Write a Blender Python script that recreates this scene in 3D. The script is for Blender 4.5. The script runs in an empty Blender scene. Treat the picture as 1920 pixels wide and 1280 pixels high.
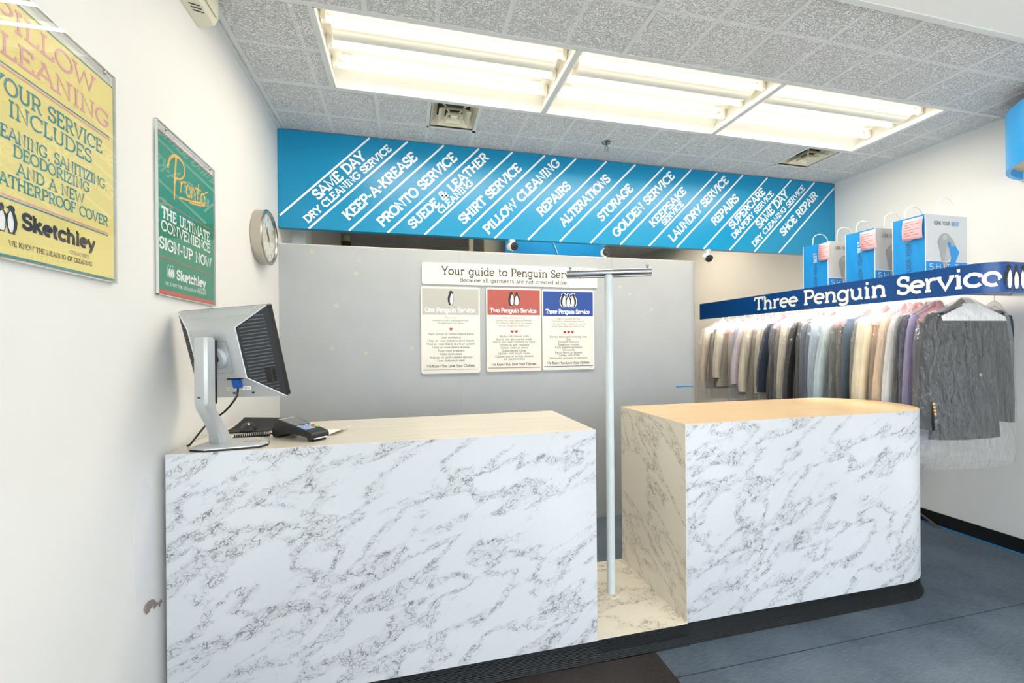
import bpy, math, random
from mathutils import Vector, Matrix, noise
R = math.radians
C = bpy.context.scene.collection
sc = bpy.context.scene

# ------------------------------------------------------------------ camera, sky, exposure
CAM_H = 1.3348
cam = bpy.data.cameras.new('camera')
cam.sensor_width = 36.0
cam.lens = 806.98 / 1920 * 36.0
cam.shift_y = 9.17 / 1920
cam.clip_start = 0.02
co = bpy.data.objects.new('camera', cam)
C.objects.link(co)
YAW, ROLL = 0.2363, -0.0087
_r = Vector((math.cos(YAW), -math.sin(YAW), 0)); _f = Vector((math.sin(YAW), math.cos(YAW), 0)); _u = Vector((0, 0, 1))
_r2 = _r * math.cos(ROLL) + _u * math.sin(ROLL); _u2 = _u * math.cos(ROLL) - _r * math.sin(ROLL)
co.matrix_world = Matrix(((_r2.x, _u2.x, -_f.x, 0), (_r2.y, _u2.y, -_f.y, 0), (_r2.z, _u2.z, -_f.z, CAM_H), (0, 0, 0, 1)))
sc.camera = co

SKY = 6.0
TUBE = 2.6
POWER = 5.2
world = bpy.data.worlds.new('sky'); sc.world = world
world.use_nodes = True
wb = world.node_tree.nodes['Background']
wb.inputs[0].default_value = (0.84, 0.91, 1.0, 1)
wb.inputs[1].default_value = SKY
sc.view_settings.view_transform = 'Standard'
sc.view_settings.look = 'None'
sc.view_settings.exposure = 0.0
sc.view_settings.gamma = 1.0
sc.view_settings.use_curve_mapping = False
sc.cycles.transparent_max_bounces = 32
sc.cycles.max_bounces = 10
sc.cycles.diffuse_bounces = 5

# ------------------------------------------------------------------ materials
def lin(c):
    return tuple(((v / 255) / 12.92 if v / 255 <= 0.04045 else (((v / 255) + 0.055) / 1.055) ** 2.4) for v in c) + (1.0,)

def mat(name, rgb, rough=0.6, metal=0.0, spec=0.5, bump=0.0, bscale=60.0, emit=0.0, vary=0.0, vscale=3.0):
    m = bpy.data.materials.new(name); m.use_nodes = True
    nt = m.node_tree; b = nt.nodes['Principled BSDF']
    b.inputs['Base Color'].default_value = lin(rgb)
    b.inputs['Roughness'].default_value = rough
    b.inputs['Metallic'].default_value = metal
    b.inputs['Specular IOR Level'].default_value = spec
    if emit:
        b.inputs['Emission Color'].default_value = lin(rgb); b.inputs['Emission Strength'].default_value = emit
    tc = None
    if bump or vary:
        tc = nt.nodes.new('ShaderNodeTexCoord')
    if bump:
        n = nt.nodes.new('ShaderNodeTexNoise'); n.inputs['Scale'].default_value = bscale; n.inputs['Detail'].default_value = 4
        bp = nt.nodes.new('ShaderNodeBump'); bp.inputs['Strength'].default_value = bump; bp.inputs['Distance'].default_value = 0.01
        nt.links.new(tc.outputs['Object'], n.inputs['Vector']); nt.links.new(n.outputs['Fac'], bp.inputs['Height'])
        nt.links.new(bp.outputs['Normal'], b.inputs['Normal'])
    if vary:
        n = nt.nodes.new('ShaderNodeTexNoise'); n.inputs['Scale'].default_value = vscale; n.inputs['Detail'].default_value = 5
        hs = nt.nodes.new('ShaderNodeHueSaturation'); hs.inputs['Color'].default_value = lin(rgb)
        mr = nt.nodes.new('ShaderNodeMapRange'); mr.inputs['To Min'].default_value = 1 - vary; mr.inputs['To Max'].default_value = 1 + vary
        mr.inputs['From Min'].default_value = 0.3; mr.inputs['From Max'].default_value = 0.7
        nt.links.new(tc.outputs['Object'], n.inputs['Vector']); nt.links.new(n.outputs['Fac'], mr.inputs['Value'])
        nt.links.new(mr.outputs[0], hs.inputs['Value']); nt.links.new(hs.outputs[0], b.inputs['Base Color'])
    return m

class NT:
    """small helper for node wiring"""
    def __init__(s, m): s.t = m.node_tree; s.b = s.t.nodes['Principled BSDF']
    def n(s, kind, **kw):
        nd = s.t.nodes.new(kind)
        for k, v in kw.items():
            if k in nd.inputs.keys(): nd.inputs[k].default_value = v
            else: setattr(nd, k, v)
        return nd
    def l(s, a, b): s.t.links.new(a, b)
    def math(s, op, a, b=None, clamp=False):
        nd = s.t.nodes.new('ShaderNodeMath'); nd.operation = op; nd.use_clamp = clamp
        for i, v in enumerate((a, b)):
            if v is None: continue
            if isinstance(v, (int, float)): nd.inputs[i].default_value = v
            else: s.l(v, nd.inputs[i])
        return nd.outputs[0]
    def rng(s, v, a, b, c=0.0, d=1.0, smooth=False):
        nd = s.t.nodes.new('ShaderNodeMapRange'); nd.interpolation_type = 'SMOOTHSTEP' if smooth else 'LINEAR'
        s.l(v, nd.inputs['Value'])
        for k, x in zip(('From Min', 'From Max', 'To Min', 'To Max'), (a, b, c, d)): nd.inputs[k].default_value = x
        return nd.outputs[0]
    def mix(s, fac, a, b):
        nd = s.t.nodes.new('ShaderNodeMix'); nd.data_type = 'RGBA'
        if isinstance(fac, (int, float)): nd.inputs[0].default_value = fac
        else: s.l(fac, nd.inputs[0])
        for i, v in ((6, a), (7, b)):
            if isinstance(v, tuple): nd.inputs[i].default_value = v
            else: s.l(v, nd.inputs[i])
        return nd.outputs[2]

def marble(name, base, vein, rot):
    m = mat(name, base, 0.32, spec=0.4); k = NT(m)
    tc = k.n('ShaderNodeTexCoord')
    mp = k.n('ShaderNodeMapping', vector_type='TEXTURE'); mp.inputs['Rotation'].default_value = rot; mp.inputs['Scale'].default_value = (1, 1.0, .58)
    k.l(tc.outputs['Object'], mp.inputs['Vector'])
    w = k.n('ShaderNodeTexNoise', Scale=5.0, Detail=7.0, Roughness=0.62); k.l(mp.outputs[0], w.inputs['Vector'])
    sub = k.n('ShaderNodeVectorMath', operation='SUBTRACT'); k.l(w.outputs['Color'], sub.inputs[0]); sub.inputs[1].default_value = (.5, .5, .5)
    scl = k.n('ShaderNodeVectorMath', operation='SCALE'); k.l(sub.outputs[0], scl.inputs[0]); scl.inputs['Scale'].default_value = 0.30
    add = k.n('ShaderNodeVectorMath', operation='ADD'); k.l(mp.outputs[0], add.inputs[0]); k.l(scl.outputs[0], add.inputs[1])
    v1 = k.n('ShaderNodeTexVoronoi', feature='DISTANCE_TO_EDGE', Scale=12.0); k.l(add.outputs[0], v1.inputs['Vector'])
    v2 = k.n('ShaderNodeTexVoronoi', feature='DISTANCE_TO_EDGE', Scale=25.0); k.l(add.outputs[0], v2.inputs['Vector'])
    l1 = k.rng(v1.outputs['Distance'], 0.0, 0.036, 1, 0, True)
    l2 = k.rng(v2.outputs['Distance'], 0.0, 0.060, 1, 0, True)
    # belts in which the veins gather, stretched along the vein direction
    mp2 = k.n('ShaderNodeMapping', vector_type='TEXTURE'); mp2.inputs['Rotation'].default_value = rot; mp2.inputs['Scale'].default_value = (1.0, 1.0, .40)
    k.l(tc.outputs['Object'], mp2.inputs['Vector'])
    b1 = k.n('ShaderNodeTexNoise', Scale=3.1, Detail=3.0, Roughness=0.5, Distortion=0.6); k.l(mp2.outputs[0], b1.inputs['Vector'])
    rid = k.math('ABSOLUTE', k.math('SUBTRACT', b1.outputs['Fac'], 0.5))
    belt = k.rng(rid, 0.0, 0.085, 1, 0, True)
    fine = k.n('ShaderNodeTexNoise', Scale=22.0, Detail=4.0); k.l(mp.outputs[0], fine.inputs['Vector'])
    brk = k.rng(fine.outputs['Fac'], 0.36, 0.54, 0.12, 1, True)
    a = k.math('MULTIPLY', k.math('MULTIPLY', l2, belt), brk)
    b = k.math('MULTIPLY', k.math('MULTIPLY', l1, k.rng(belt, 0.25, 0.8, 0.03, 0.9)), brk)
    halo = k.math('MULTIPLY', k.math('MULTIPLY', belt, belt), 0.10)
    tot = k.math('ADD', k.math('MAXIMUM', k.math('MULTIPLY', a, 0.8), b), halo, True)
    big = k.n('ShaderNodeTexNoise', Scale=1.4, Detail=2.0); k.l(tc.outputs['Object'], big.inputs['Vector'])
    base2 = tuple(int(c * 0.95) for c in base)
    ground = k.mix(k.rng(big.outputs['Fac'], 0.35, 0.65), lin(base2), lin(base))
    k.l(k.mix(k.math('MULTIPLY', tot, 0.96), ground, lin(vein)), k.b.inputs['Base Color'])
    return m

def plastic_film(name, haze=0.10):
    m = bpy.data.materials.new(name); m.use_nodes = True
    t = m.node_tree; t.nodes.clear()
    out = t.nodes.new('ShaderNodeOutputMaterial')
    tr = t.nodes.new('ShaderNodeBsdfTransparent'); tr.inputs[0].default_value = (.97, .97, .97, 1)
    gl = t.nodes.new('ShaderNodeBsdfGlossy'); gl.inputs['Roughness'].default_value = 0.09
    df = t.nodes.new('ShaderNodeBsdfDiffuse'); df.inputs[0].default_value = (.85, .85, .86, 1)
    lw = t.nodes.new('ShaderNodeLayerWeight'); lw.inputs['Blend'].default_value = 0.25
    tc = t.nodes.new('ShaderNodeTexCoord'); mp = t.nodes.new('ShaderNodeMapping'); mp.inputs['Scale'].default_value = (1, 1, 0.45)
    ns = t.nodes.new('ShaderNodeTexNoise'); ns.inputs['Scale'].default_value = 19; ns.inputs['Detail'].default_value = 3; ns.inputs['Distortion'].default_value = 1.2
    bp = t.nodes.new('ShaderNodeBump'); bp.inputs['Strength'].default_value = 1.0; bp.inputs['Distance'].default_value = 0.05
    m1 = t.nodes.new('ShaderNodeMixShader'); m2 = t.nodes.new('ShaderNodeMixShader'); m2.inputs[0].default_value = haze
    L = t.links.new
    L(tc.outputs['Object'], mp.inputs[0]); L(mp.outputs[0], ns.inputs['Vector']); L(ns.outputs['Fac'], bp.inputs['Height'])
    for nd in (gl, lw): L(bp.outputs[0], nd.inputs['Normal'])
    mm = t.nodes.new('ShaderNodeMath'); mm.operation = 'MULTIPLY_ADD'; mm.inputs[1].default_value = 0.42; mm.inputs[2].default_value = 0.028
    L(lw.outputs['Facing'], mm.inputs[0])
    L(mm.outputs[0], m1.inputs[0]); L(tr.outputs[0], m1.inputs[1]); L(gl.outputs[0], m1.inputs[2])
    L(m1.outputs[0], m2.inputs[1]); L(df.outputs[0], m2.inputs[2]); L(m2.outputs[0], out.inputs[0])
    return m

def clear_sheet(name, tint=(.98, .98, .98)):
    m = bpy.data.materials.new(name); m.use_nodes = True
    t = m.node_tree; t.nodes.clear()
    out = t.nodes.new('ShaderNodeOutputMaterial')
    tr = t.nodes.new('ShaderNodeBsdfTransparent'); tr.inputs[0].default_value = tint + (1,)
    gl = t.nodes.new('ShaderNodeBsdfGlossy'); gl.inputs['Roughness'].default_value = 0.0
    fr = t.nodes.new('ShaderNodeFresnel'); L = t.links.new
    ge = t.nodes.new('ShaderNodeNewGeometry'); ir = t.nodes.new('ShaderNodeMapRange'); ir.inputs['To Min'].default_value = 1.49; ir.inputs['To Max'].default_value = 1 / 1.49
    L(ge.outputs['Backfacing'], ir.inputs['Value']); L(ir.outputs[0], fr.inputs[0])
    mx = t.nodes.new('ShaderNodeMixShader')
    L(fr.outputs[0], mx.inputs[0]); L(tr.outputs[0], mx.inputs[1]); L(gl.outputs[0], mx.inputs[2]); L(mx.outputs[0], out.inputs[0])
    return m

M = {}
M['wall'] = mat('wall_paint', (234, 232, 228), 0.55, spec=0.3, bump=0.05, bscale=90, vary=0.012, vscale=2.5)
M['rear_wall'] = mat('rear_room_paint', (232, 218, 190), 0.6, spec=0.3, vary=0.03)
M['white'] = mat('white_vinyl', (246, 246, 244), 0.5)
M['enamel'] = mat('white_enamel', (244, 240, 228), 0.4)
M['gypsum'] = mat('gypsum', (240, 240, 237), 0.7, spec=0.2)
M['tbar'] = mat('grid_bar_paint', (218, 220, 219), 0.5)
M['blue'] = mat('sky_blue_laminate', (0, 136, 182), 0.30, spec=0.5)
M['blue_pale'] = mat('pale_blue_laminate', (40, 160, 232), 0.35, spec=0.5)
M['navy'] = mat('deep_blue_laminate', (0, 70, 138), 0.28, spec=0.5)
M['black'] = mat('black_plastic', (26, 26, 28), 0.4)
M['matte_black'] = mat('matte_black', (34, 35, 38), 0.65)
M['silver'] = mat('silver_plastic', (196, 198, 198), 0.38, metal=0.35)
M['chrome'] = mat('chrome', (158, 161, 166), 0.14, metal=1.0)
M['steel'] = mat('brushed_steel', (190, 186, 176), 0.25, metal=1.0)
M['cream'] = mat('cream_plastic', (232, 226, 204), 0.5)
M['pole'] = mat('pale_painted_steel', (206, 214, 215), 0.35, vary=0.04, vscale=20)
M['ivory'] = mat('ivory_board', (228, 223, 211), 0.35, vary=0.02, vscale=6)
M['ink'] = mat('dark_ink', (58, 50, 34), 0.6)
M['grey_ink'] = mat('grey_ink', (140, 134, 122), 0.6)
M['charcoal_ink'] = mat('charcoal_ink', (40, 38, 36), 0.6)
M['sign_grey'] = mat('sign_grey', (182, 180, 170), 0.4)
M['sign_red'] = mat('sign_red', (172, 76, 64), 0.4)
M['sign_blue'] = mat('sign_blue', (2, 60, 142), 0.4)
M['heart'] = mat('heart_red', (178, 48, 48), 0.5)
M['yellow'] = mat('yellow_poster', (236, 219, 136), 0.5)
M['teal_ink'] = mat('teal_ink', (52, 138, 150), 0.5)
M['pink_ink'] = mat('pink_ink', (226, 160, 172), 0.5)
M['green'] = mat('green_poster', (48, 142, 112), 0.5)
M['gold_ink'] = mat('gold_ink', (238, 182, 52), 0.5)
M['red_ink'] = mat('red_ink', (206, 92, 80), 0.5)
M['pink_paper'] = mat('pink_paper', (247, 190, 196), 0.7)
M['white_paper'] = mat('white_paper', (244, 242, 238), 0.7)
M['bag_blue'] = mat('bag_blue', (20, 148, 224), 0.45, bump=0.15, bscale=14)
M['bag_grey'] = mat('bag_grey', (212, 212, 212), 0.45, bump=0.12, bscale=14)
M['print_grey'] = mat('print_grey', (168, 168, 168), 0.5)
M['print_dark'] = mat('print_dark', (70, 70, 74), 0.5)
M['tape'] = mat('blue_tape', (40, 140, 210), 0.5)
M['brass'] = mat('brass', (226, 196, 120), 0.25, metal=0.9)
M['amber_glue'] = mat('amber_glue', (196, 186, 132), 0.6)
M['acrylic'] = clear_sheet('clear_acrylic')
M['glass'] = clear_sheet('window_glass', (.97, .985, .985))
M['film'] = plastic_film('garment_film', 0.05)
M['marble'] = marble('marble_laminate', (213, 214, 217), (70, 63, 64), (0, R(-27), 0))
M['marble_warm_lit'] = marble('marble_laminate_warm_lit', (238, 229, 210), (134, 116, 100), (R(20), R(-30), R(40)))  # the counter marble again, with warm tube light mixed into its colour

def wood(name, a, b, rough):
    m = mat(name, a, rough, spec=0.45); k = NT(m)
    tc = k.n('ShaderNodeTexCoord'); mp = k.n('ShaderNodeMapping'); mp.inputs['Scale'].default_value = (1.2, 26, 26)
    k.l(tc.outputs['Object'], mp.inputs['Vector'])
    n = k.n('ShaderNodeTexNoise', Scale=2.0, Detail=6.0, Roughness=0.6, Distortion=0.4); k.l(mp.outputs[0], n.inputs['Vector'])
    k.l(k.mix(k.rng(n.outputs['Fac'], 0.32, 0.7), lin(a), lin(b)), k.b.inputs['Base Color'])
    return m
M['maple'] = wood('maple_laminate', (228, 200, 158), (214, 180, 136), 0.35)
M['pale_wood'] = wood('pale_wood_laminate', (222, 215, 202), (212, 202, 184), 0.25)

def carpet(name, a, b, rot, sx=5, sy=60):
    m = mat(name, a, 0.95, spec=0.1); k = NT(m)
    tc = k.n('ShaderNodeTexCoord'); mp = k.n('ShaderNodeMapping'); mp.inputs['Rotation'].default_value = (0, 0, rot); mp.inputs['Scale'].default_value = (sx, sy, 1)
    k.l(tc.outputs['Object'], mp.inputs['Vector'])
    n = k.n('ShaderNodeTexNoise', Scale=4.0, Detail=5.0, Roughness=0.75); k.l(mp.outputs[0], n.inputs['Vector'])
    n2 = k.n('ShaderNodeTexNoise', Scale=2.2, Detail=4.0); k.l(tc.outputs['Object'], n2.inputs['Vector'])
    n3 = k.n('ShaderNodeTexNoise', Scale=420.0, Detail=2.0); k.l(tc.outputs['Object'], n3.inputs['Vector'])
    f = k.math('ADD', k.math('ADD', k.math('MULTIPLY', k.rng(n.outputs['Fac'], .3, .7), 0.5), k.math('MULTIPLY', k.rng(n2.outputs['Fac'], .35, .65), 0.3)), k.math('MULTIPLY', k.rng(n3.outputs['Fac'], .35, .65), 0.35), True)
    k.l(k.mix(f, lin(a), lin(b)), k.b.inputs['Base Color'])
    bp = k.n('ShaderNodeBump', Strength=0.5, Distance=0.004); k.l(n3.outputs['Fac'], bp.inputs['Height']); k.l(bp.outputs[0], k.b.inputs['Normal'])
    return m
M['carpet'] = carpet('blue_grey_carpet', (56, 66, 78), (122, 134, 146), R(-58))
M['mat'] = carpet('brown_mat_pile', (34, 30, 30), (82, 76, 74), R(-62), 8, 110)

def tile_mat():
    m = mat('ceiling_tile', (232, 232, 230), 0.85, spec=0.15); k = NT(m)
    tc = k.n('ShaderNodeTexCoord'); sp = k.n('ShaderNodeSeparateXYZ'); k.l(tc.outputs['Object'], sp.inputs[0])
    def band(o, off):
        fr = k.math('FRACT', k.math('ADD', k.math('DIVIDE', k.math('SUBTRACT', o, off), 0.305), 100.5))
        return k.rng(k.math('ABSOLUTE', k.math('SUBTRACT', fr, 0.5)), 0.028, 0.042, 1, 0, True)
    flat = k.math('MAXIMUM', band(sp.outputs[0], 0.44), band(sp.outputs[1], 1.955))
    mp = k.n('ShaderNodeMapping'); mp.inputs['Rotation'].default_value = (0, 0, R(35)); mp.inputs['Scale'].default_value = (1, 1.6, 1)
    k.l(tc.outputs['Object'], mp.inputs['Vector'])
    n = k.n('ShaderNodeTexNoise', Scale=135.0, Detail=4.0, Roughness=0.6, Distortion=0.5); k.l(mp.outputs[0], n.inputs['Vector'])
    h = k.rng(n.outputs['Fac'], 0.36, 0.56, 0, 1, True)
    pits = k.math('MULTIPLY', k.math('SUBTRACT', 1.0, h), k.math('SUBTRACT', 1.0, flat))
    big = k.n('ShaderNodeTexNoise', Scale=1.5, Detail=2.0); k.l(tc.outputs['Object'], big.inputs['Vector'])
    ground = k.mix(k.rng(big.outputs['Fac'], .35, .65), lin((252, 252, 253)), lin((254, 254, 254)))
    k.l(k.mix(k.math('MULTIPLY', pits, 0.7), ground, lin((208, 206, 204))), k.b.inputs['Base Color'])
    hh = k.math('MAXIMUM', h, k.math('MULTIPLY', flat, 0.35))
    bp = k.n('ShaderNodeBump', Strength=0.9, Distance=0.006); bp.invert = True; k.l(hh, bp.inputs['Height']); k.l(bp.outputs[0], k.b.inputs['Normal'])
    return m
M['tile'] = tile_mat()

def grey_panel():
    m = mat('grey_partition_paint', (174, 177, 178), 0.42, spec=0.4); k = NT(m)
    tc = k.n('ShaderNodeTexCoord')
    n = k.n('ShaderNodeTexNoise', Scale=1.6, Detail=5.0, Roughness=0.6); k.l(tc.outputs['Object'], n.inputs['Vector'])
    k.l(k.mix(k.rng(n.outputs['Fac'], .3, .7), lin((169, 172, 174)), lin((180, 182, 182))), k.b.inputs['Base Color'])
    return m
M['grey_wall'] = grey_panel()

def kick_mat():
    m = mat('black_woodgrain_vinyl', (16, 18, 20), 0.42, spec=0.3); k = NT(m)
    tc = k.n('ShaderNodeTexCoord'); mp = k.n('ShaderNodeMapping'); mp.inputs['Scale'].default_value = (3, 3, 26)
    k.l(tc.outputs['Object'], mp.inputs['Vector'])
    w = k.n('ShaderNodeTexWave', Scale=2.2, Distortion=6.0, Detail=3.0); w.bands_direction = 'Z'; w.inputs['Detail Scale'].default_value = 0.6
    k.l(mp.outputs[0], w.inputs['Vector'])
    k.l(k.mix(w.outputs['Fac'], lin((6, 7, 8)), lin((28, 32, 34))), k.b.inputs['Base Color'])
    bp = k.n('ShaderNodeBump', Strength=0.35, Distance=0.003); k.l(w.outputs['Fac'], bp.inputs['Height']); k.l(bp.outputs[0], k.b.inputs['Normal'])
    return m
M['kick'] = kick_mat()

def tube_mat():
    m = bpy.data.materials.new('lit_tube'); m.use_nodes = True
    b = m.node_tree.nodes['Principled BSDF']
    b.inputs['Base Color'].default_value = (1, 1, 1, 1)
    b.inputs['Emission Color'].default_value = (1.0, 0.93, 0.80, 1); b.inputs['Emission Strength'].default_value = TUBE
    return m
M['tube'] = tube_mat()
M['rack_tube'] = tube_mat(); M['rack_tube'].name = 'lit_rack_tube'; M['rack_tube'].node_tree.nodes['Principled BSDF'].inputs['Emission Strength'].default_value = 110

# ------------------------------------------------------------------ mesh builder
class MB:
    def __init__(s): s.v = []; s.f = []; s.m = []; s.mi = 0
    def add(s, vs, fs):
        o = len(s.v); s.v += [tuple(v) for v in vs]
        for f in fs: s.f.append(tuple(i + o for i in f)); s.m.append(s.mi)
        return s
    def box(s, x0, y0, z0, x1, y1, z1):
        v = [(x, y, z) for z in (z0, z1) for y in (y0, y1) for x in (x0, x1)]
        return s.add(v, [(0, 2, 3, 1), (4, 5, 7, 6), (0, 1, 5, 4), (2, 6, 7, 3), (0, 4, 6, 2), (1, 3, 7, 5)])
    def quad(s, a, b, c, d): return s.add([a, b, c, d], [(0, 1, 2, 3)])
    def poly(s, pts): return s.add(pts, [tuple(range(len(pts)))])
    def prism(s, pts, z0, z1, axis='z'):
        def w(p, q): return {'z': (p[0], p[1], q), 'y': (p[0], q, p[1]), 'x': (q, p[0], p[1])}[axis]
        n = len(pts); v = [w(p, z0) for p in pts] + [w(p, z1) for p in pts]
        f = [tuple(range(n - 1, -1, -1)), tuple(range(n, 2 * n))] + [(i, (i + 1) % n, n + (i + 1) % n, n + i) for i in range(n)]
        return s.add(v, f)
    def loft(s, rings, cap0=True, cap1=True, closed=True):
        n = len(rings[0]); v = [p for r in rings for p in r]; f = []
        for i in range(len(rings) - 1):
            for j in range(n if closed else n - 1):
                a, b = i * n + j, i * n + (j + 1) % n
                f.append((a, b, b + n, a + n))
        if closed and cap0: f.append(tuple(range(n - 1, -1, -1)))
        if closed and cap1: f.append(tuple(range((len(rings) - 1) * n, len(rings) * n)))
        return s.add(v, f)
    def tube(s, path, r, n=10, cap=True):
        path = [Vector(p) for p in path]; rings = []; rr = r if isinstance(r, (list, tuple)) else [r] * len(path)
        up = None
        for i, p in enumerate(path):
            t = (path[min(i + 1, len(path) - 1)] - path[max(i - 1, 0)]).normalized()
            if up is None:
                up = Vector((0, 0, 1)) if abs(t.z) < 0.9 else Vector((1, 0, 0))
            a = t.cross(up).normalized(); b = a.cross(t).normalized(); up = b
            rings.append([tuple(p + (a * math.cos(2 * math.pi * j / n) + b * math.sin(2 * math.pi * j / n)) * rr[i]) for j in range(n)])
        return s.loft(rings, cap, cap)
    def disc(s, c, r, n=48):
        return s.poly([(c[0], c[1] + r * math.cos(2 * math.pi * j / n), c[2] + r * math.sin(2 * math.pi * j / n)) for j in range(n)])
    def cyl(s, a, b, r, n=20): return s.tube([a, b], r, n)
    def lathe(s, prof, c=(0, 0, 0), n=28, axis='z', cap=True):
        rings = []
        for (r, h) in prof:
            ring = []
            for j in range(n):
                a = 2 * math.pi * j / n; x, y = r * math.cos(a), r * math.sin(a)
                ring.append({'z': (c[0] + x, c[1] + y, c[2] + h), 'x': (c[0] + h, c[1] + x, c[2] + y), 'y': (c[0] + x, c[1] + h, c[2] + y)}[axis])
            rings.append(ring)
        return s.loft(rings, cap, cap)
    def move(s, fn): s.v = [tuple(fn(*p)) for p in s.v]; return s
    def build(s, name, mats, parent=None, smooth=None, bevel=0.0, rel=True, seg=2):
        me = bpy.data.meshes.new(name)
        v = s.v
        if parent is not None and rel:
            b = WORLD_BASE.get(parent.name, Vector((0, 0, 0)))
            v = [(p[0] - b.x, p[1] - b.y, p[2] - b.z) for p in v]
        me.from_pydata(v, [], s.f)
        for mm in (mats if isinstance(mats, (list, tuple)) else [mats]): me.materials.append(M[mm] if isinstance(mm, str) else mm)
        me.polygons.foreach_set('material_index', s.m)
        if smooth is not None:
            me.polygons.foreach_set('use_smooth', [True] * len(me.polygons))
            me.set_sharp_from_angle(angle=R(smooth))
        me.update()
        o = bpy.data.objects.new(name, me); C.objects.link(o)
        if parent is not None: o.parent = parent
        if bevel:
            md = o.modifiers.new('bevel', 'BEVEL'); md.width = bevel; md.segments = seg; md.limit_method = 'ANGLE'; md.angle_limit = R(40)
        return o

WORLD_BASE = {}
def thing(name, label, cat, loc=(0, 0, 0), rotz=0.0, group=None):
    o = bpy.data.objects.new(name, None); C.objects.link(o)
    o.location = loc; o.rotation_euler = (0, 0, rotz); o.empty_display_size = 0.1
    o['label'] = label; o['category'] = cat
    if group: o['group'] = group
    if not rotz: WORLD_BASE[o.name] = Vector(loc)     # static things are written in room coordinates
    return o
def tag(o, label, cat, group=None):
    o['label'] = label; o['category'] = cat
    if group: o['group'] = group
    return o
def struct(o): o['kind'] = 'structure'; return o

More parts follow.
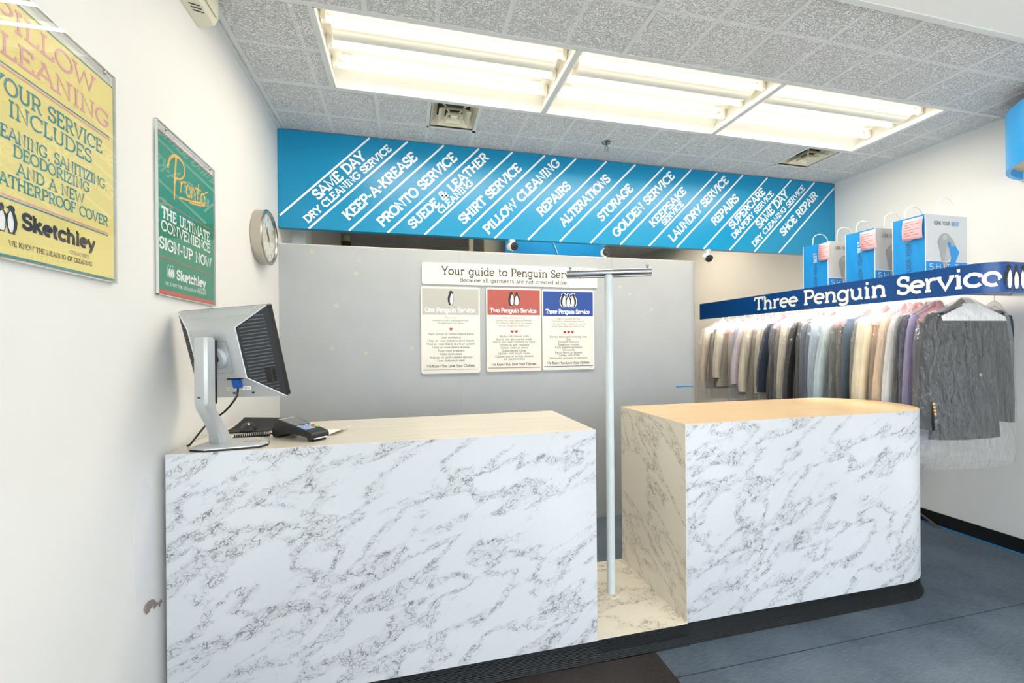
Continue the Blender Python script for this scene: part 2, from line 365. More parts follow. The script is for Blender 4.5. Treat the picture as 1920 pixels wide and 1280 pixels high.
# ------------------------------------------------------------------ lettering: a slab-serif and a plain stroke face drawn as ribbons
def arc(cx, cy, rx, ry, a0, a1):
    n = max(3, int(abs(a1 - a0) / 22))
    return [(cx + rx * math.cos(R(a0 + (a1 - a0) * i / n)), cy + ry * math.sin(R(a0 + (a1 - a0) * i / n))) for i in range(n + 1)]
def ell(cx, cy, rx, ry): return arc(cx, cy, rx, ry, 90, 450)
def sh(x, y, h=.14): return [(x - h, y), (x + h, y)]
X = .66
G = {
 'A': (.9, [[(.06, 0), (.45, 1), (.84, 0)], [(.2, .33), (.7, .33)]], [sh(.08, 0), sh(.82, 0), [(.28, 1), (.45, 1)]]),
 'B': (.74, [[(.14, 0), (.14, 1)], [(0, 1), (.44, 1)] + arc(.44, .77, .2, .23, 90, -90) + [(.14, .54)], [(.44, .54)] + arc(.44, .27, .25, .27, 90, -90) + [(0, 0)]], []),
 'C': (.84, [arc(.44, .5, .42, .5, 42, 318)], [[(.78, .68), (.78, 1)]]),
 'D': (.86, [[(.14, 0), (.14, 1)], [(0, 1), (.4, 1)] + arc(.4, .5, .42, .5, 90, -90) + [(0, 0)]], []),
 'E': (.7, [[(.14, 0), (.14, 1)], [(.14, 1), (.62, 1)], [(.14, .52), (.46, .52)], [(.14, 0), (.64, 0)]], [[(0, 1), (.14, 1)], [(0, 0), (.14, 0)], [(.62, 1), (.62, .78)], [(.64, 0), (.64, .24)], [(.46, .42), (.46, .62)]]),
 'F': (.66, [[(.14, 0), (.14, 1)], [(.14, 1), (.62, 1)], [(.14, .5), (.46, .5)]], [[(0, 1), (.14, 1)], sh(.14, 0), [(.62, 1), (.62, .78)], [(.46, .4), (.46, .6)]]),
 'G': (.9, [arc(.44, .5, .42, .5, 42, 330) + [(.8, .42)], [(.52, .42), (.86, .42)]], [[(.78, .68), (.78, 1)]]),
 'H': (.9, [[(.15, 0), (.15, 1)], [(.73, 0), (.73, 1)], [(.15, .52), (.73, .52)]], [sh(.15, 0), sh(.15, 1), sh(.73, 0), sh(.73, 1)]),
 'I': (.36, [[(.17, 0), (.17, 1)]], [sh(.17, 0), sh(.17, 1)]),
 'J': (.5, [[(.36, 1), (.36, .2)] + arc(.2, .2, .16, .2, 0, -170)], [sh(.34, 1)]),
 'K': (.86, [[(.15, 0), (.15, 1)], [(.15, .38), (.7, 1)], [(.34, .6), (.74, 0)]], [sh(.15, 0), sh(.15, 1), sh(.68, 1), sh(.74, 0)]),
 'L': (.64, [[(.15, 0), (.15, 1)], [(.15, 0), (.6, 0)]], [sh(.15, 1), [(0, 0), (.15, 0)], [(.6, 0), (.6, .26)]]),
 'M': (1.06, [[(.14, 0), (.18, 1), (.52, .12), (.86, 1), (.9, 0)]], [sh(.14, 0), sh(.9, 0), [(.04, 1), (.18, 1)], [(.86, 1), (1.0, 1)]]),
 'N': (.9, [[(.15, 0), (.15, 1), (.73, 0), (.73, 1)]], [sh(.15, 0), [(.02, 1), (.15, 1)], sh(.73, 1)]),
 'O': (.9, [ell(.45, .5, .42, .5)], []),
 'P': (.72, [[(.15, 0), (.15, 1)], [(.15, 1), (.42, 1)] + arc(.42, .73, .26, .27, 90, -90) + [(.15, .46)]], [sh(.15, 0), [(0, 1), (.15, 1)]]),
 'R': (.8, [[(.15, 0), (.15, 1)], [(.15, 1), (.42, 1)] + arc(.42, .74, .24, .26, 90, -90) + [(.15, .48)], [(.42, .48), (.68, 0)]], [sh(.15, 0), [(0, 1), (.15, 1)], [(.64, 0), (.8, 0)]]),
 'S': (.66, [arc(.33, .75, .26, .25, 30, 270) + arc(.33, .25, .28, .25, 90, -150)], [[(.57, .72), (.57, 1)], [(.07, 0), (.07, .28)]]),
 'T': (.78, [[(.39, 0), (.39, 1)], [(.02, 1), (.76, 1)]], [sh(.39, 0), [(.02, 1), (.02, .76)], [(.76, 1), (.76, .76)]]),
 'U': (.88, [[(.15, 1)] + arc(.44, .3, .29, .3, 180, 360) + [(.73, 1)]], [sh(.15, 1), sh(.73, 1)]),
 'V': (.84, [[(.06, 1), (.42, 0), (.78, 1)]], [sh(.08, 1), sh(.76, 1)]),
 'W': (1.2, [[(.06, 1), (.32, 0), (.6, .9), (.88, 0), (1.14, 1)]], [sh(.08, 1), sh(1.12, 1)]),
 'X': (.8, [[(.08, 0), (.72, 1)], [(.08, 1), (.72, 0)]], [sh(.1, 0), sh(.1, 1), sh(.7, 0), sh(.7, 1)]),
 'Y': (.82, [[(.06, 1), (.41, .44), (.76, 1)], [(.41, .44), (.41, 0)]], [sh(.08, 1), sh(.74, 1), sh(.41, 0)]),
 'Z': (.7, [[(.05, 1), (.63, 1), (.04, 0), (.66, 0)]], [[(.05, 1), (.05, .78)], [(.66, 0), (.66, .24)]]),
 '&': (.9, [[(.82, .02), (.2, .66)] + arc(.37, .79, .19, .21, 200, -40) + [(.14, .38)] + arc(.34, .24, .26, .24, 150, 320) + [(.78, .5)]], [sh(.78, .5, .1)]),
 'a': (.64, [arc(.29, .47, .2, .19, 145, 0) + [(.49, 0)], ell(.27, .19, .22, .19), [(.49, 0), (.6, 0)]], []),
 'b': (.72, [[(.15, 0), (.15, 1)], ell(.42, .33, .27, .33)], [[(.02, 1), (.15, 1)]]),
 'c': (.62, [arc(.34, .33, .31, .33, 40, 320)], [[(.57, .46), (.57, .64)]]),
 'd': (.72, [[(.58, 0), (.58, 1)], ell(.31, .33, .27, .33)], [[(.44, 1), (.58, 1)], [(.58, 0), (.7, 0)]]),
 'e': (.66, [arc(.33, .33, .3, .33, 0, 305), [(.03, .35), (.63, .35)]], []),
 'f': (.44, [[(.18, 0), (.18, .76)] + arc(.34, .77, .16, .23, 180, 60), [(.02, X), (.38, X)]], [sh(.18, 0)]),
 'g': (.7, [ell(.31, .33, .28, .33), [(.59, X), (.59, -.08)] + arc(.33, -.08, .26, .22, 0, -150)], [[(.59, X), (.7, X)]]),
 'h': (.78, [[(.15, 0), (.15, 1)], [(.15, .38)] + arc(.39, .4, .23, .26, 170, 0) + [(.62, 0)]], [sh(.15, 0), [(.02, 1), (.15, 1)], sh(.62, 0)]),
 'i': (.36, [[(.17, 0), (.17, X)], [(.1, .94), (.24, .94)]], [sh(.17, 0), [(.03, X), (.17, X)]]),
 'j': (.36, [[(.2, X), (.2, -.12)] + arc(.08, -.12, .12, .16, 0, -110), [(.13, .94), (.27, .94)]], []),
 'k': (.76, [[(.15, 0), (.15, 1)], [(.15, .26), (.56, X)], [(.3, .4), (.62, 0)]], [sh(.15, 0), [(.02, 1), (.15, 1)], sh(.56, X, .12), sh(.62, 0)]),
 'l': (.36, [[(.17, 0), (.17, 1)]], [sh(.17, 0), [(.03, 1), (.17, 1)]]),
 'm': (1.16, [[(.15, 0), (.15, X)], [(.15, .4)] + arc(.37, .42, .21, .24, 170, 0) + [(.58, 0)], [(.58, .4)] + arc(.79, .42, .21, .24, 170, 0) + [(1.0, 0)]], [sh(.15, 0), [(.02, X), (.15, X)], sh(.58, 0, .1), sh(1.0, 0)]),
 'n': (.78, [[(.15, 0), (.15, X)], [(.15, .38)] + arc(.39, .4, .23, .26, 170, 0) + [(.62, 0)]], [sh(.15, 0), [(.02, X), (.15, X)], sh(.62, 0)]),
 'o': (.68, [ell(.34, .33, .31, .33)], []),
 'p': (.72, [[(.15, -.3), (.15, X)], ell(.42, .33, .27, .33)], [sh(.15, -.3), [(.02, X), (.15, X)]]),
 'q': (.72, [[(.57, -.3), (.57, X)], ell(.3, .33, .27, .33)], []),
 'r': (.54, [[(.15, 0), (.15, X)], [(.15, .36)] + arc(.4, .4, .25, .26, 180, 60)], [sh(.15, 0), [(.02, X), (.15, X)]]),
 's': (.52, [arc(.26, .49, .2, .17, 30, 270) + arc(.26, .16, .21, .16, 90, -150)], []),
 't': (.46, [[(.18, .92), (.18, .16)] + arc(.32, .16, .14, .16, 180, 300), [(.02, X), (.4, X)]], []),
 'u': (.78, [[(.15, X)] + arc(.37, .25, .22, .25, 180, 350) + [(.6, .2)], [(.6, X), (.6, 0)]], [[(.02, X), (.15, X)], [(.48, X), (.6, X)], [(.6, 0), (.74, 0)]]),
 'v': (.72, [[(.06, X), (.36, 0), (.66, X)]], [sh(.08, X, .11), sh(.64, X, .11)]),
 'w': (1.0, [[(.06, X), (.27, 0), (.5, X), (.73, 0), (.94, X)]], [sh(.08, X, .1), sh(.92, X, .1)]),
 'x': (.68, [[(.06, 0), (.6, X)], [(.06, X), (.62, 0)]], [sh(.1, 0, .1), sh(.58, 0, .1), sh(.1, X, .1), sh(.58, X, .1)]),
 'y': (.72, [[(.06, X), (.37, .02)], [(.66, X), (.26, -.3)]], [sh(.08, X, .11), sh(.64, X, .11), [(.14, -.3), (.26, -.3)]]),
 'z': (.58, [[(.05, X), (.5, X), (.05, 0), (.53, 0)]], []),
 '.': (.28, [[(.08, .02), (.2, .02)]], []), ',': (.28, [[(.16, .06), (.08, -.14)]], []), "'": (.22, [[(.1, .98), (.1, .78)]], []),
 '-': (.42, [[(.04, .4), (.38, .4)]], []), ' ': (.42, [], []), '/': (.4, [[(.02, 0), (.38, 1)]], []),
 '0': (.64, [ell(.32, .5, .26, .5)], []), '1': (.4, [[(.06, .8), (.24, 1), (.24, 0)]], []),
 '2': (.62, [arc(.3, .73, .25, .27, 160, -20) + [(.05, 0), (.56, 0)]], []), '3': (.6, [arc(.28, .76, .22, .24, 150, -90) + arc(.28, .26, .26, .26, 90, -150)], []),
 '4': (.64, [[(.44, 0), (.44, 1), (.04, .3), (.6, .3)]], []), '5': (.6, [[(.52, 1), (.12, 1), (.09, .55)] + arc(.28, .32, .27, .32, 110, -150)], []),
 '6': (.62, [arc(.36, .6, .3, .4, 60, 180) + arc(.32, .3, .26, .3, 180, 540)], []), '7': (.58, [[(.04, 1), (.54, 1), (.2, 0)]], []),
 '8': (.62, [ell(.31, .76, .22, .24), ell(.31, .26, .26, .26)], []), '9': (.62, [ell(.3, .7, .26, .3), arc(.3, .4, .26, .4, 0, -120)], []),
}

LAYER = [0]
def ribbon(mb, pts, hw, fn):
    """flat stroke of half width hw along pts; fn maps (s, t) to room space"""
    P = [p for i, p in enumerate(pts) if i == 0 or abs(p[0] - pts[i - 1][0]) + abs(p[1] - pts[i - 1][1]) > 1e-9]
    if len(P) < 2: return
    closed = math.hypot(P[0][0] - P[-1][0], P[0][1] - P[-1][1]) < 1e-6
    L = []; n = len(P)
    for i in range(n):
        a = P[i - 1] if i > 0 else (P[-2] if closed else None)
        b = P[i + 1] if i < n - 1 else (P[1] if closed else None)
        d1 = (P[i][0] - a[0], P[i][1] - a[1]) if a else None
        d2 = (b[0] - P[i][0], b[1] - P[i][1]) if b else None
        if d1 is None: d1 = d2
        if d2 is None: d2 = d1
        l1, l2 = math.hypot(*d1) or 1, math.hypot(*d2) or 1
        n1 = (-d1[1] / l1, d1[0] / l1); n2 = (-d2[1] / l2, d2[0] / l2)
        mx, my = n1[0] + n2[0], n1[1] + n2[1]; q = mx * mx + my * my
        k = min(2 / max(q, 1e-6), 1.9) if q > 1e-6 else 1.0
        L.append((mx * k * hw, my * k * hw))
    # each stroke lies a hair above the one before, as overlapping cut vinyl does
    q0 = Vector(fn(*P[0])); nv = (Vector(fn(P[0][0] + .001, P[0][1])) - q0).cross(Vector(fn(P[0][0], P[0][1] + .001)) - q0)
    nv = nv.normalized() * (LAYER[0] % 14 * 3e-5); LAYER[0] += 1
    vs = [fn(p[0] + o[0], p[1] + o[1]) for p, o in zip(P, L)] + [fn(p[0] - o[0], p[1] - o[1]) for p, o in zip(P, L)]
    vs = [tuple(Vector(v) + nv) for v in vs]
    mb.add(vs, [(i + n, i + 1 + n, i + 1, i) for i in range(n - 1)])

def text_width(txt, track): return sum(G[c][0] + track for c in txt) - track
def text(mb, txt, fn, s, t, cap, width=None, w=0.13, serif=True, align='l', track=0.06, ang=0.0, slant=0.0, sw=None):
    """write txt from baseline point (s, t) on the plane fn"""
    tw = text_width(txt, track); kx = (width / tw) if width else cap
    x0 = {'l': 0, 'c': -tw / 2, 'r': -tw}[align]
    ca, sa = math.cos(ang), math.sin(ang); x = x0; hw = w * cap / 2
    for ch in txt:
        adv, st, se = G[ch]
        for k, pl in enumerate(st + (se if serif else [])):
            h = hw if k < len(st) else hw * (sw or 0.85)
            pts = []
            for (px, py) in pl:
                yy = (w / 2 + py * (1 - w)) * cap
                xx = (x + px) * kx + slant * yy
                pts.append((s + xx * ca - yy * sa, t + xx * sa + yy * ca))
            ribbon(mb, pts, h, fn)
        x += adv + track
    return tw * kx

def shape(mb, pts, fn, s, t, k, flip=1):
    mb.poly([fn(s + flip * p[0] * k, t + p[1] * k) for p in pts])

PENG = {'side': ([(-.1, .03), (-.19, .2), (-.22, .45), (-.17, .66), (-.1, .79), (-.12, .9), (-.05, .99), (.05, 1), (.12, .95), (.23, .89), (.12, .86), (.1, .79), (.18, .66), (.21, .45), (.18, .2), (.12, .03)],
                 [(.0, .05), (-.05, .2), (-.06, .42), (-.01, .66), (.06, .8), (.1, .76), (.155, .64), (.185, .45), (.155, .2), (.09, .05)]),
        'front': ([(-.1, .03), (-.16, .18), (-.18, .42), (-.27, .36), (-.2, .62), (-.09, .76), (-.09, .9), (-.02, 1), (.05, .97), (.09, .9), (.09, .76), (.2, .62), (.27, .36), (.18, .42), (.16, .18), (.1, .03)],
                  [(-.07, .04), (-.125, .2), (-.13, .45), (-.06, .68), (.0, .72), (.06, .68), (.13, .45), (.125, .2), (.07, .04)])}
def penguins(name, parent, fn0, s, t, k, kinds, mats=('charcoal_ink', 'white'), gap=0.36, outline=False):
    """row of upright penguins; fn0(s, t, n) with n the small stand-off"""
    mb = MB()
    x = s - gap * k * (len(kinds) - 1) / 2
    for kd in kinds:
        body, belly = PENG['front' if kd == 'f' else 'side']; fl = -1 if kd == 'm' else 1
        if outline:
            mb.mi = 1
            shape(mb, [(p[0] * 1.22, .5 + (p[1] - .5) * 1.09) for p in body], lambda a, b: fn0(a, b, .0006), x, t, k, fl)
        mb.mi = 0; shape(mb, body, lambda a, b: fn0(a, b, .001), x, t, k, fl)
        for fx in (-.07, .07):
            shape(mb, [(fx - .07, 0), (fx + .06, 0), (fx + .03, .06), (fx - .04, .06)], lambda a, b: fn0(a, b, .0008), x, t, k, fl)
        mb.mi = 1; shape(mb, belly, lambda a, b: fn0(a, b, .0014), x, t, k, fl)
        x += gap * k
    return mb.build(name, list(mats), parent)

# ------------------------------------------------------------------ the room
XL, XR, YH, ZC = -0.823, 3.757, 3.095, 2.782
YF, YB = -2.3, 9.0
m = MB().box(XL - .1, .55, -.1, XR + .1, YB + .1, 0); struct(m.build('floor', 'carpet'))
struct(MB().box(XL - .1, YF - .1, -.1, XR + .1, .55, 0).build('floor_bounce', mat('pale_bounce_floor', (240, 238, 233), .4, vary=.03)))  # unseen floor, made pale to bounce daylight up to the ceiling
m = MB().box(XL - .12, YF - .1, 0, XL, YB + .1, 3.1); wl = struct(m.build('wall_left', 'wall'))
m = MB().box(XR, YF - .1, 0, XR + .12, YB + .1, 3.1); wr = struct(m.build('wall_right', 'wall'))
m = MB().box(XL, YB, 0, XR, YB + .12, 3.1); struct(m.build('wall_back', 'rear_wall'))
m = MB().box(XL - .12, YF - .1, 3.1, XR + .12, YB + .12, 3.2); struct(m.build('roof_slab', 'gypsum'))
# torn plaster on the left wall beside the counter
mb = MB(); rnd = random.Random(4)
for k in range(9):
    y0 = 1.612 + .010 * k + rnd.uniform(-.004, .004); z0 = .512 - .004 * k + rnd.uniform(-.006, .006); q = .5 + .9 * math.exp(-((k - 1.5) / 2.0) ** 2)
    pts = [(y0 + .010 * q * rnd.uniform(.5, 1.5) * math.cos(a), z0 + .013 * q * rnd.uniform(.4, 1.4) * math.sin(a)) for a in [i * math.pi / 4 for i in range(8)]]
    mb.prism(pts, XL + .0005, XL + .003 + .002 * rnd.random(), 'x')
o = mb.build('plaster_damage', mat('broken_plaster', (146, 132, 126), .9), wl); 
mb = MB().prism([(1.56, .56), (1.665, .60), (1.665, .85), (1.61, .93), (1.57, .88), (1.545, .7)], XL + .0004, XL + .0012, 'x')
mb.build('shade_patch', mat('wall_shade_grey', (230, 229, 230), .8), wl)  # faint grey painted where the wall lies in shade beside the counter
# shopfront behind the viewer: frame, sill and glass
mb = MB()
for x in (XL, .70, 2.23, XR - .06): mb.box(x, YF - .05, 0, x + .06, YF + .05, 2.75)
mb.box(XL, YF - .05, 0, XR, YF + .05, .12); mb.box(XL, YF - .05, 2.60, XR, YF + .05, 2.78)
w1 = struct(mb.build('window_1', mat('bronze_aluminium', (120, 118, 114), .4, metal=.6)))
g = MB().box(XL + .05, YF - .004, .12, XR - .05, YF + .004, 2.60).build('window_glass', 'glass', w1)
struct(MB().box(XL - .1, YF - .06, 2.76, XR + .1, YF + .06, 3.1).build('wall_front', 'wall'))
struct(MB().box(-6, -12, -.12, 9, YF - .1, -.02).build('pavement', mat('concrete', (176, 176, 172), .9, vary=.06)))

# ceiling: mineral tiles with openings for the lights and the two vents
FX0, FY0, FY1 = -.395, 1.955, 2.565
FXS = [FX0 + 1.222 * k for k in range(4)]
V1 = (.144, 2.576, .438, 2.862); V2 = (2.89, 2.576, 3.185, 2.862)
VR = (FXS[1], 3.22, FXS[2], 3.83); VQ = (FXS[2], 4.30, FXS[3], 4.91)
holes = [(FXS[0], FY0, FXS[3], FY1), V1, V2, VR, VQ]
xs = sorted({XL, XR} | {h[0] for h in holes} | {h[2] for h in holes}); ys = sorted({1.40, YB} | {h[1] for h in holes} | {h[3] for h in holes})
mb = MB()
for i in range(len(xs) - 1):
    for j in range(len(ys) - 1):
        cx, cy = (xs[i] + xs[i + 1]) / 2, (ys[j] + ys[j + 1]) / 2
        if any(h[0] < cx < h[2] and h[1] < cy < h[3] for h in holes): continue
        mb.box(xs[i], ys[j], ZC, xs[i + 1], ys[j + 1], ZC + .015)
struct(mb.build('ceiling', 'tile'))
ZS = ZC - .012; FR = [(-1.40, -.79)]
mb = MB(); sy_ = [YF, -1.40, -.79, 1.41]
for j in range(3):
    if (sy_[j], sy_[j + 1]) in FR:
        mb.box(XL, sy_[j], ZS, FXS[0], sy_[j + 1], ZS + .012); mb.box(FXS[3], sy_[j], ZS, XR, sy_[j + 1], ZS + .012)
    else: mb.box(XL, sy_[j], ZS, XR, sy_[j + 1], ZS + .012)
struct(mb.build('ceiling_soffit', 'gypsum'))
mb = MB(); t = .0115; zb = ZC - .003
def xbar(x, y0, y1):
    for h in holes[:1]:
        if h[0] < x < h[2] and y0 < h[1] and y1 > h[3]:
            xbar(x, y0, h[1]); xbar(x, h[3], y1); return
    mb.box(x - t, y0, zb, x + t, y1, ZC + .004)
for k in range(-2, 6):
    x = .44 + .61 * k
    if XL + .03 < x < XR - .03: xbar(x, 1.41, YB)
for k in range(0, 12):
    y = 1.955 + .61 * k
    if y < YB: mb.box(XL, y - t, zb + .0005, XR, y + t, ZC + .004)
for x in FXS: mb.box(x - t, FY0, zb - .001, x + t, FY1, ZC + .004)
mb.box(.13, 2.862, zb, .46, 2.884, ZC + .004); mb.box(2.87, 2.862, zb, 3.2, 2.884, ZC + .004)
mb.box(.122, 2.57, zb, .144, 2.88, ZC + .004); mb.box(3.185, 2.57, zb, 3.207, 2.88, ZC + .004)
mb.box(XL, 1.41, zb - .004, XL + .022, YB, ZC); mb.box(XR - .022, 1.41, zb - .004, XR, YB, ZC)
struct(mb.build('trim_1', 'tbar'))
struct(MB().box(XL, 1.405, ZC - .016, XR, 1.43, ZC + .004).build('trim_2', 'tbar'))

# skirting on the right wall with blue tape at its foot
bb = struct(MB().box(XR - .008, YF, 0, XR, YB, .092).build('baseboard_right', mat('black_cove_base', (20, 20, 21), .4)))
tag(MB().box(XR - .030, .9, .0005, XR - .010, 2.62, .003).build('floor_tape', 'tape'), 'thin blue tape stuck on the carpet along the black skirting', 'tape')
tag(MB().add([(3.742, 2.50, .085), (3.742, 2.53, .09), (3.70, 2.28, .0), (3.70, 2.31, .0), (3.745, 2.50, .085), (3.745, 2.53, .09), (3.715, 2.28, .0), (3.715, 2.31, .0)],
             [(0, 1, 3, 2), (4, 6, 7, 5), (0, 2, 6, 4), (1, 5, 7, 3), (0, 4, 5, 1), (2, 3, 7, 6)]).build('loose_strip', mat('brown_strip', (92, 84, 80), .5)),
    'short brown strip leaning on the skirting behind the wood-topped counter', 'strip')

# grey partition behind the counters, with a rounded right end, and the joint line in it
pts = [(XL, 3.10), (2.25, 3.10)] + [(2.25 + .1 * math.cos(R(a)), 3.20 + .1 * math.sin(R(a))) for a in range(-80, 91, 10)] + [(XL, 3.30)]
pw = struct(MB().prism(pts, 0, 2.022).build('wall_partition', 'grey_wall', smooth=30))
MB().prism(pts, 2.022, 2.026).build('edge_cap', mat('cream_edge', (222, 216, 202), .5), pw, smooth=30)
mb = MB().box(1.555, 3.0990, .02, 1.558, 3.1005, 2.02).box(.36, 3.0992, .02, .362, 3.1005, 2.02)
mb.build('panel_joint', mat('joint_grey', (158, 160, 162), .6), pw)
mb = MB(); rnd = random.Random(8)
for (x, z) in [(-.32, 1.93), (-.47, 1.62), (-.50, 1.33), (-.28, 1.30), (.02, 1.33), (1.63, 1.80), (1.71, 1.74), (-.62, 1.98), (-.34, 1.84), (1.9, 1.62)]:
    mb.prism([(x + .018 * math.cos(a) * rnd.uniform(.5, 1.2), z + .016 * math.sin(a) * rnd.uniform(.5, 1.2)) for a in [i * math.pi / 5 for i in range(10)]], 3.0994, 3.1005, 'y')
mb.build('glue_marks', mat('glue_residue', (190, 188, 168), .6), pw)
tag(MB().prism([(2.12, .985), (2.20, .99), (2.28, .988), (2.28, .996), (2.2, 1.0), (2.12, .998)], 3.0985, 3.1, 'y').build('tape_scrap', 'tape'), 'small scrap of blue tape low on the grey partition', 'tape')

# ------------------------------------------------------------------ blue header with the list of services
hd = thing('service_header', 'long sky blue header board listing services in slanted white lettering', 'sign', (1.47, YH, 2.127))
MB().box(XL + .002, YH, 2.127, XR - .002, YH + .05, ZC - .006).build('board', 'blue', hd, bevel=.002)
hfn = lambda s, t_: (s, YH - .0012, t_)
zb0, zt0 = 2.129, 2.772
SP = .2517
for k in range(17):
    x0 = -.888 + SP * k; mb = MB()
    a = (x0, zb0); b = (x0 + (zt0 - zb0), zt0)
    if k == 0: a = (XL + .012, zb0 + XL + .012 - x0)
    if k == 16: b = (XR - .01, zb0 + XR - .01 - x0)
    ribbon(mb, [a, b], .0062, hfn)
    mb.build('stripe', 'white', hd)
SERV = [('SAME DAY', -.572, 2.320, .436, .074), ('DRY CLEANING SERVICE', -.637, 2.163, .764, .054), ('KEEP-A-KREASE', -.383, 2.194, .655, .074), ('PRONTO SERVICE', -.160, 2.162, .735, .074),
        ('SUEDE & LEATHER', .044, 2.160, .772, .070), ('CLEANING', .238, 2.278, .332, .050), ('SHIRT SERVICE', .401, 2.213, .616, .074), ('PILLOW CLEANING', .579, 2.151, .796, .074),
        ('REPAIRS', .988, 2.307, .336, .074), ('ALTERATIONS', 1.166, 2.238, .550, .074), ('STORAGE', 1.479, 2.297, .384, .074), ('GOLDEN SERVICE', 1.605, 2.180, .735, .074),
        ('KEEPSAKE', 1.924, 2.277, .436, .066), ('SERVICE', 2.025, 2.298, .256, .050), ('LAUNDRY SERVICE', 2.103, 2.168, .759, .074), ('REPAIRS', 2.503, 2.322, .338, .074),
        ('SUPERCARE', 2.672, 2.300, .478, .070), ('DRAPERY SERVICE', 2.689, 2.223, .575, .052), ('SAME DAY', 2.945, 2.322, .436, .074), ('DRY CLEANING SERVICE', 2.892, 2.167, .762, .052), ('SHOE REPAIR', 3.194, 2.270, .535, .074)]
for (s_, x, z, w_, c_) in SERV:
    mb = MB(); text(mb, s_, hfn, x, z, c_, width=w_, w=.185, ang=R(45), track=.03, sw=.8)
    mb.build('lettering', 'white', hd)

# ------------------------------------------------------------------ recessed lights
def ceiling_light(k, label, ya=FY0, z=ZC, power=1.0, color=(1.0, .89, .72)):
    x0, x1 = FXS[k] + .012, FXS[k + 1] - .012; y0, y1 = ya + .012, ya + .598
    o = thing('ceiling_light', label, 'light', ((x0 + x1) / 2, (y0 + y1) / 2, z), group='recessed fluorescent ceiling lights')
    prof = [(y0, z), (y0 + .05, z + .045), (y0 + .09, z + .085), (y1 - .09, z + .085), (y1 - .05, z + .045), (y1, z)]
    outer = [(y0, z), (y0, z + .1), (y1, z + .1), (y1, z)]
    mb = MB()
    mb.loft([[(x, p[0], p[1]) for p in prof] for x in (x0, x1)], closed=False)
    mb.loft([[(x, p[0], p[1]) for p in outer] for x in (x0, x1)], closed=False)
    for x in (x0, x1): mb.poly([(x, p[0], p[1]) for p in prof])
    mb.box(x0, y0, z - .002, x1, y0 + .006, z + .01); mb.box(x0, y1 - .006, z - .002, x1, y1, z + .01)
    mb.box(x0, y0, z - .002, x0 + .006, y1, z + .05); mb.box(x1 - .006, y0, z - .002, x1, y1, z + .05)
    mb.build('housing', 'enamel', o)
    ys_ = [y0 + .125, y0 + .295, y0 + .45]
    cx0, cx1 = x0 + .05, x1 - .05; cy = y0 + .205
    MB().loft([[(x, cy + .06 * math.cos(R(a)), z + .06 - .04 * math.sin(R(a))) for a in range(0, 181, 15)] for x in (cx0, cx1)]).build('ballast_cover', 'enamel', o, smooth=40)
    for y in ys_:
        MB().cyl((x0 + .035, y, z + .045), (x1 - .035, y, z + .045), .0135, 12).build('tube', 'tube', o, smooth=40)
        la = bpy.data.lights.new('tube_light', 'AREA'); la.shape = 'RECTANGLE'; la.size = x1 - x0 - .08; la.size_y = .026; la.energy = POWER * power; la.color = color
        lo = bpy.data.objects.new('tube_light', la); C.objects.link(lo); lo.parent = o; lo.location = (0, y - (y0 + y1) / 2, .030)
        for x in (x0 + .01, x1 - .034): MB().box(x, y - .014, z + .03, x + .024, y + .014, z + .088).build('lamp_holder', 'enamel', o, bevel=.003)
        for x in (x0 + .06, x1 - .11): MB().box(x, y - .04, z + .077, x + .05, y + .04, z + .086).build('socket_plate', 'enamel', o)
ceiling_light(0, 'recessed fluorescent ceiling light with three tubes, end of row by the poster wall')
ceiling_light(1, 'recessed fluorescent ceiling light with three tubes, middle of the row')
ceiling_light(2, 'recessed fluorescent ceiling light with three tubes, end of row by the garment rack')

for ya, wh in ((-1.40, 'near the shop window'),):  # unseen row added behind the camera to brighten the room
    for k, en in ((0, 'poster wall end'), (1, 'middle one'), (2, 'rack end')):
        ceiling_light(k, 'added unseen fill light %s, %s' % (wh, en), ya, ZS, .16)

ceiling_light(1, 'added unseen fill light just behind the blue header', 3.22, ZC, .65, (1.0, .86, .66))  # out of view, added to brighten the blue panel beyond the header
ceiling_light(2, 'added unseen fill light over the work room behind the partition', 4.30, ZC, 1.9, (1.0, .86, .66))  # out of view, put in to lift the dark back room

# ------------------------------------------------------------------ ceiling vents
def vent(b, label):
    x0, y0, x1, y1 = b; cx, cy = (x0 + x1) / 2, (y0 + y1) / 2
    o = thing('ceiling_vent', label, 'vent', (cx, cy, ZC), group='square ceiling vents')
    mb = MB()
    mb.box(x0, y0, ZC + .07, x1, y1, ZC + .075)
    for bx in ((x0, y0, x0 + .004, y1), (x1 - .004, y0, x1, y1), (x0, y0, x1, y0 + .004), (x0, y1 - .004, x1, y1)): mb.box(bx[0], bx[1], ZC, bx[2], bx[3], ZC + .075)
    mb.build('duct_box', mat('dark_duct', (70, 64, 58), .7), o)
    def cone(r0, z0, r1, z1, name):
        rr = [[(cx + sx * r, cy + sy * r, z) for sx, sy in ((-1, -1), (1, -1), (1, 1), (-1, 1))] for r, z in ((r0, z0), (r1, z1), (r1 - .004, z1 + .003), (r0 + .0, z0 + .004))]
        MB().loft(rr, False, False).build(name, 'cream', o)
    cone(.146, ZC - .001, .105, ZC + .05, 'outer_frame')
    cone(.098, ZC - .010, .058, ZC + .030, 'diffuser_ring')
    cone(.052, ZC - .012, .030, ZC + .014, 'diffuser_ring')
    MB().box(cx - .022, cy - .022, ZC - .010, cx + .022, cy + .022, ZC + .006).build('center_plate', 'cream', o, bevel=.004)
    mb = MB()
    for sx in (-1, 1):
        for sy in (-1, 1):
            mb.tube([(cx + sx * .02, cy + sy * .02, ZC + .0), (cx + sx * .06, cy + sy * .06, ZC + .035), (cx + sx * .12, cy + sy * .12, ZC + .06)], .006, 6)
    mb.build('bracket', 'cream', o)
vent(V1, 'square cream ceiling vent above the start of the blue header')
vent(V2, 'square cream ceiling vent near the right wall by the last light')

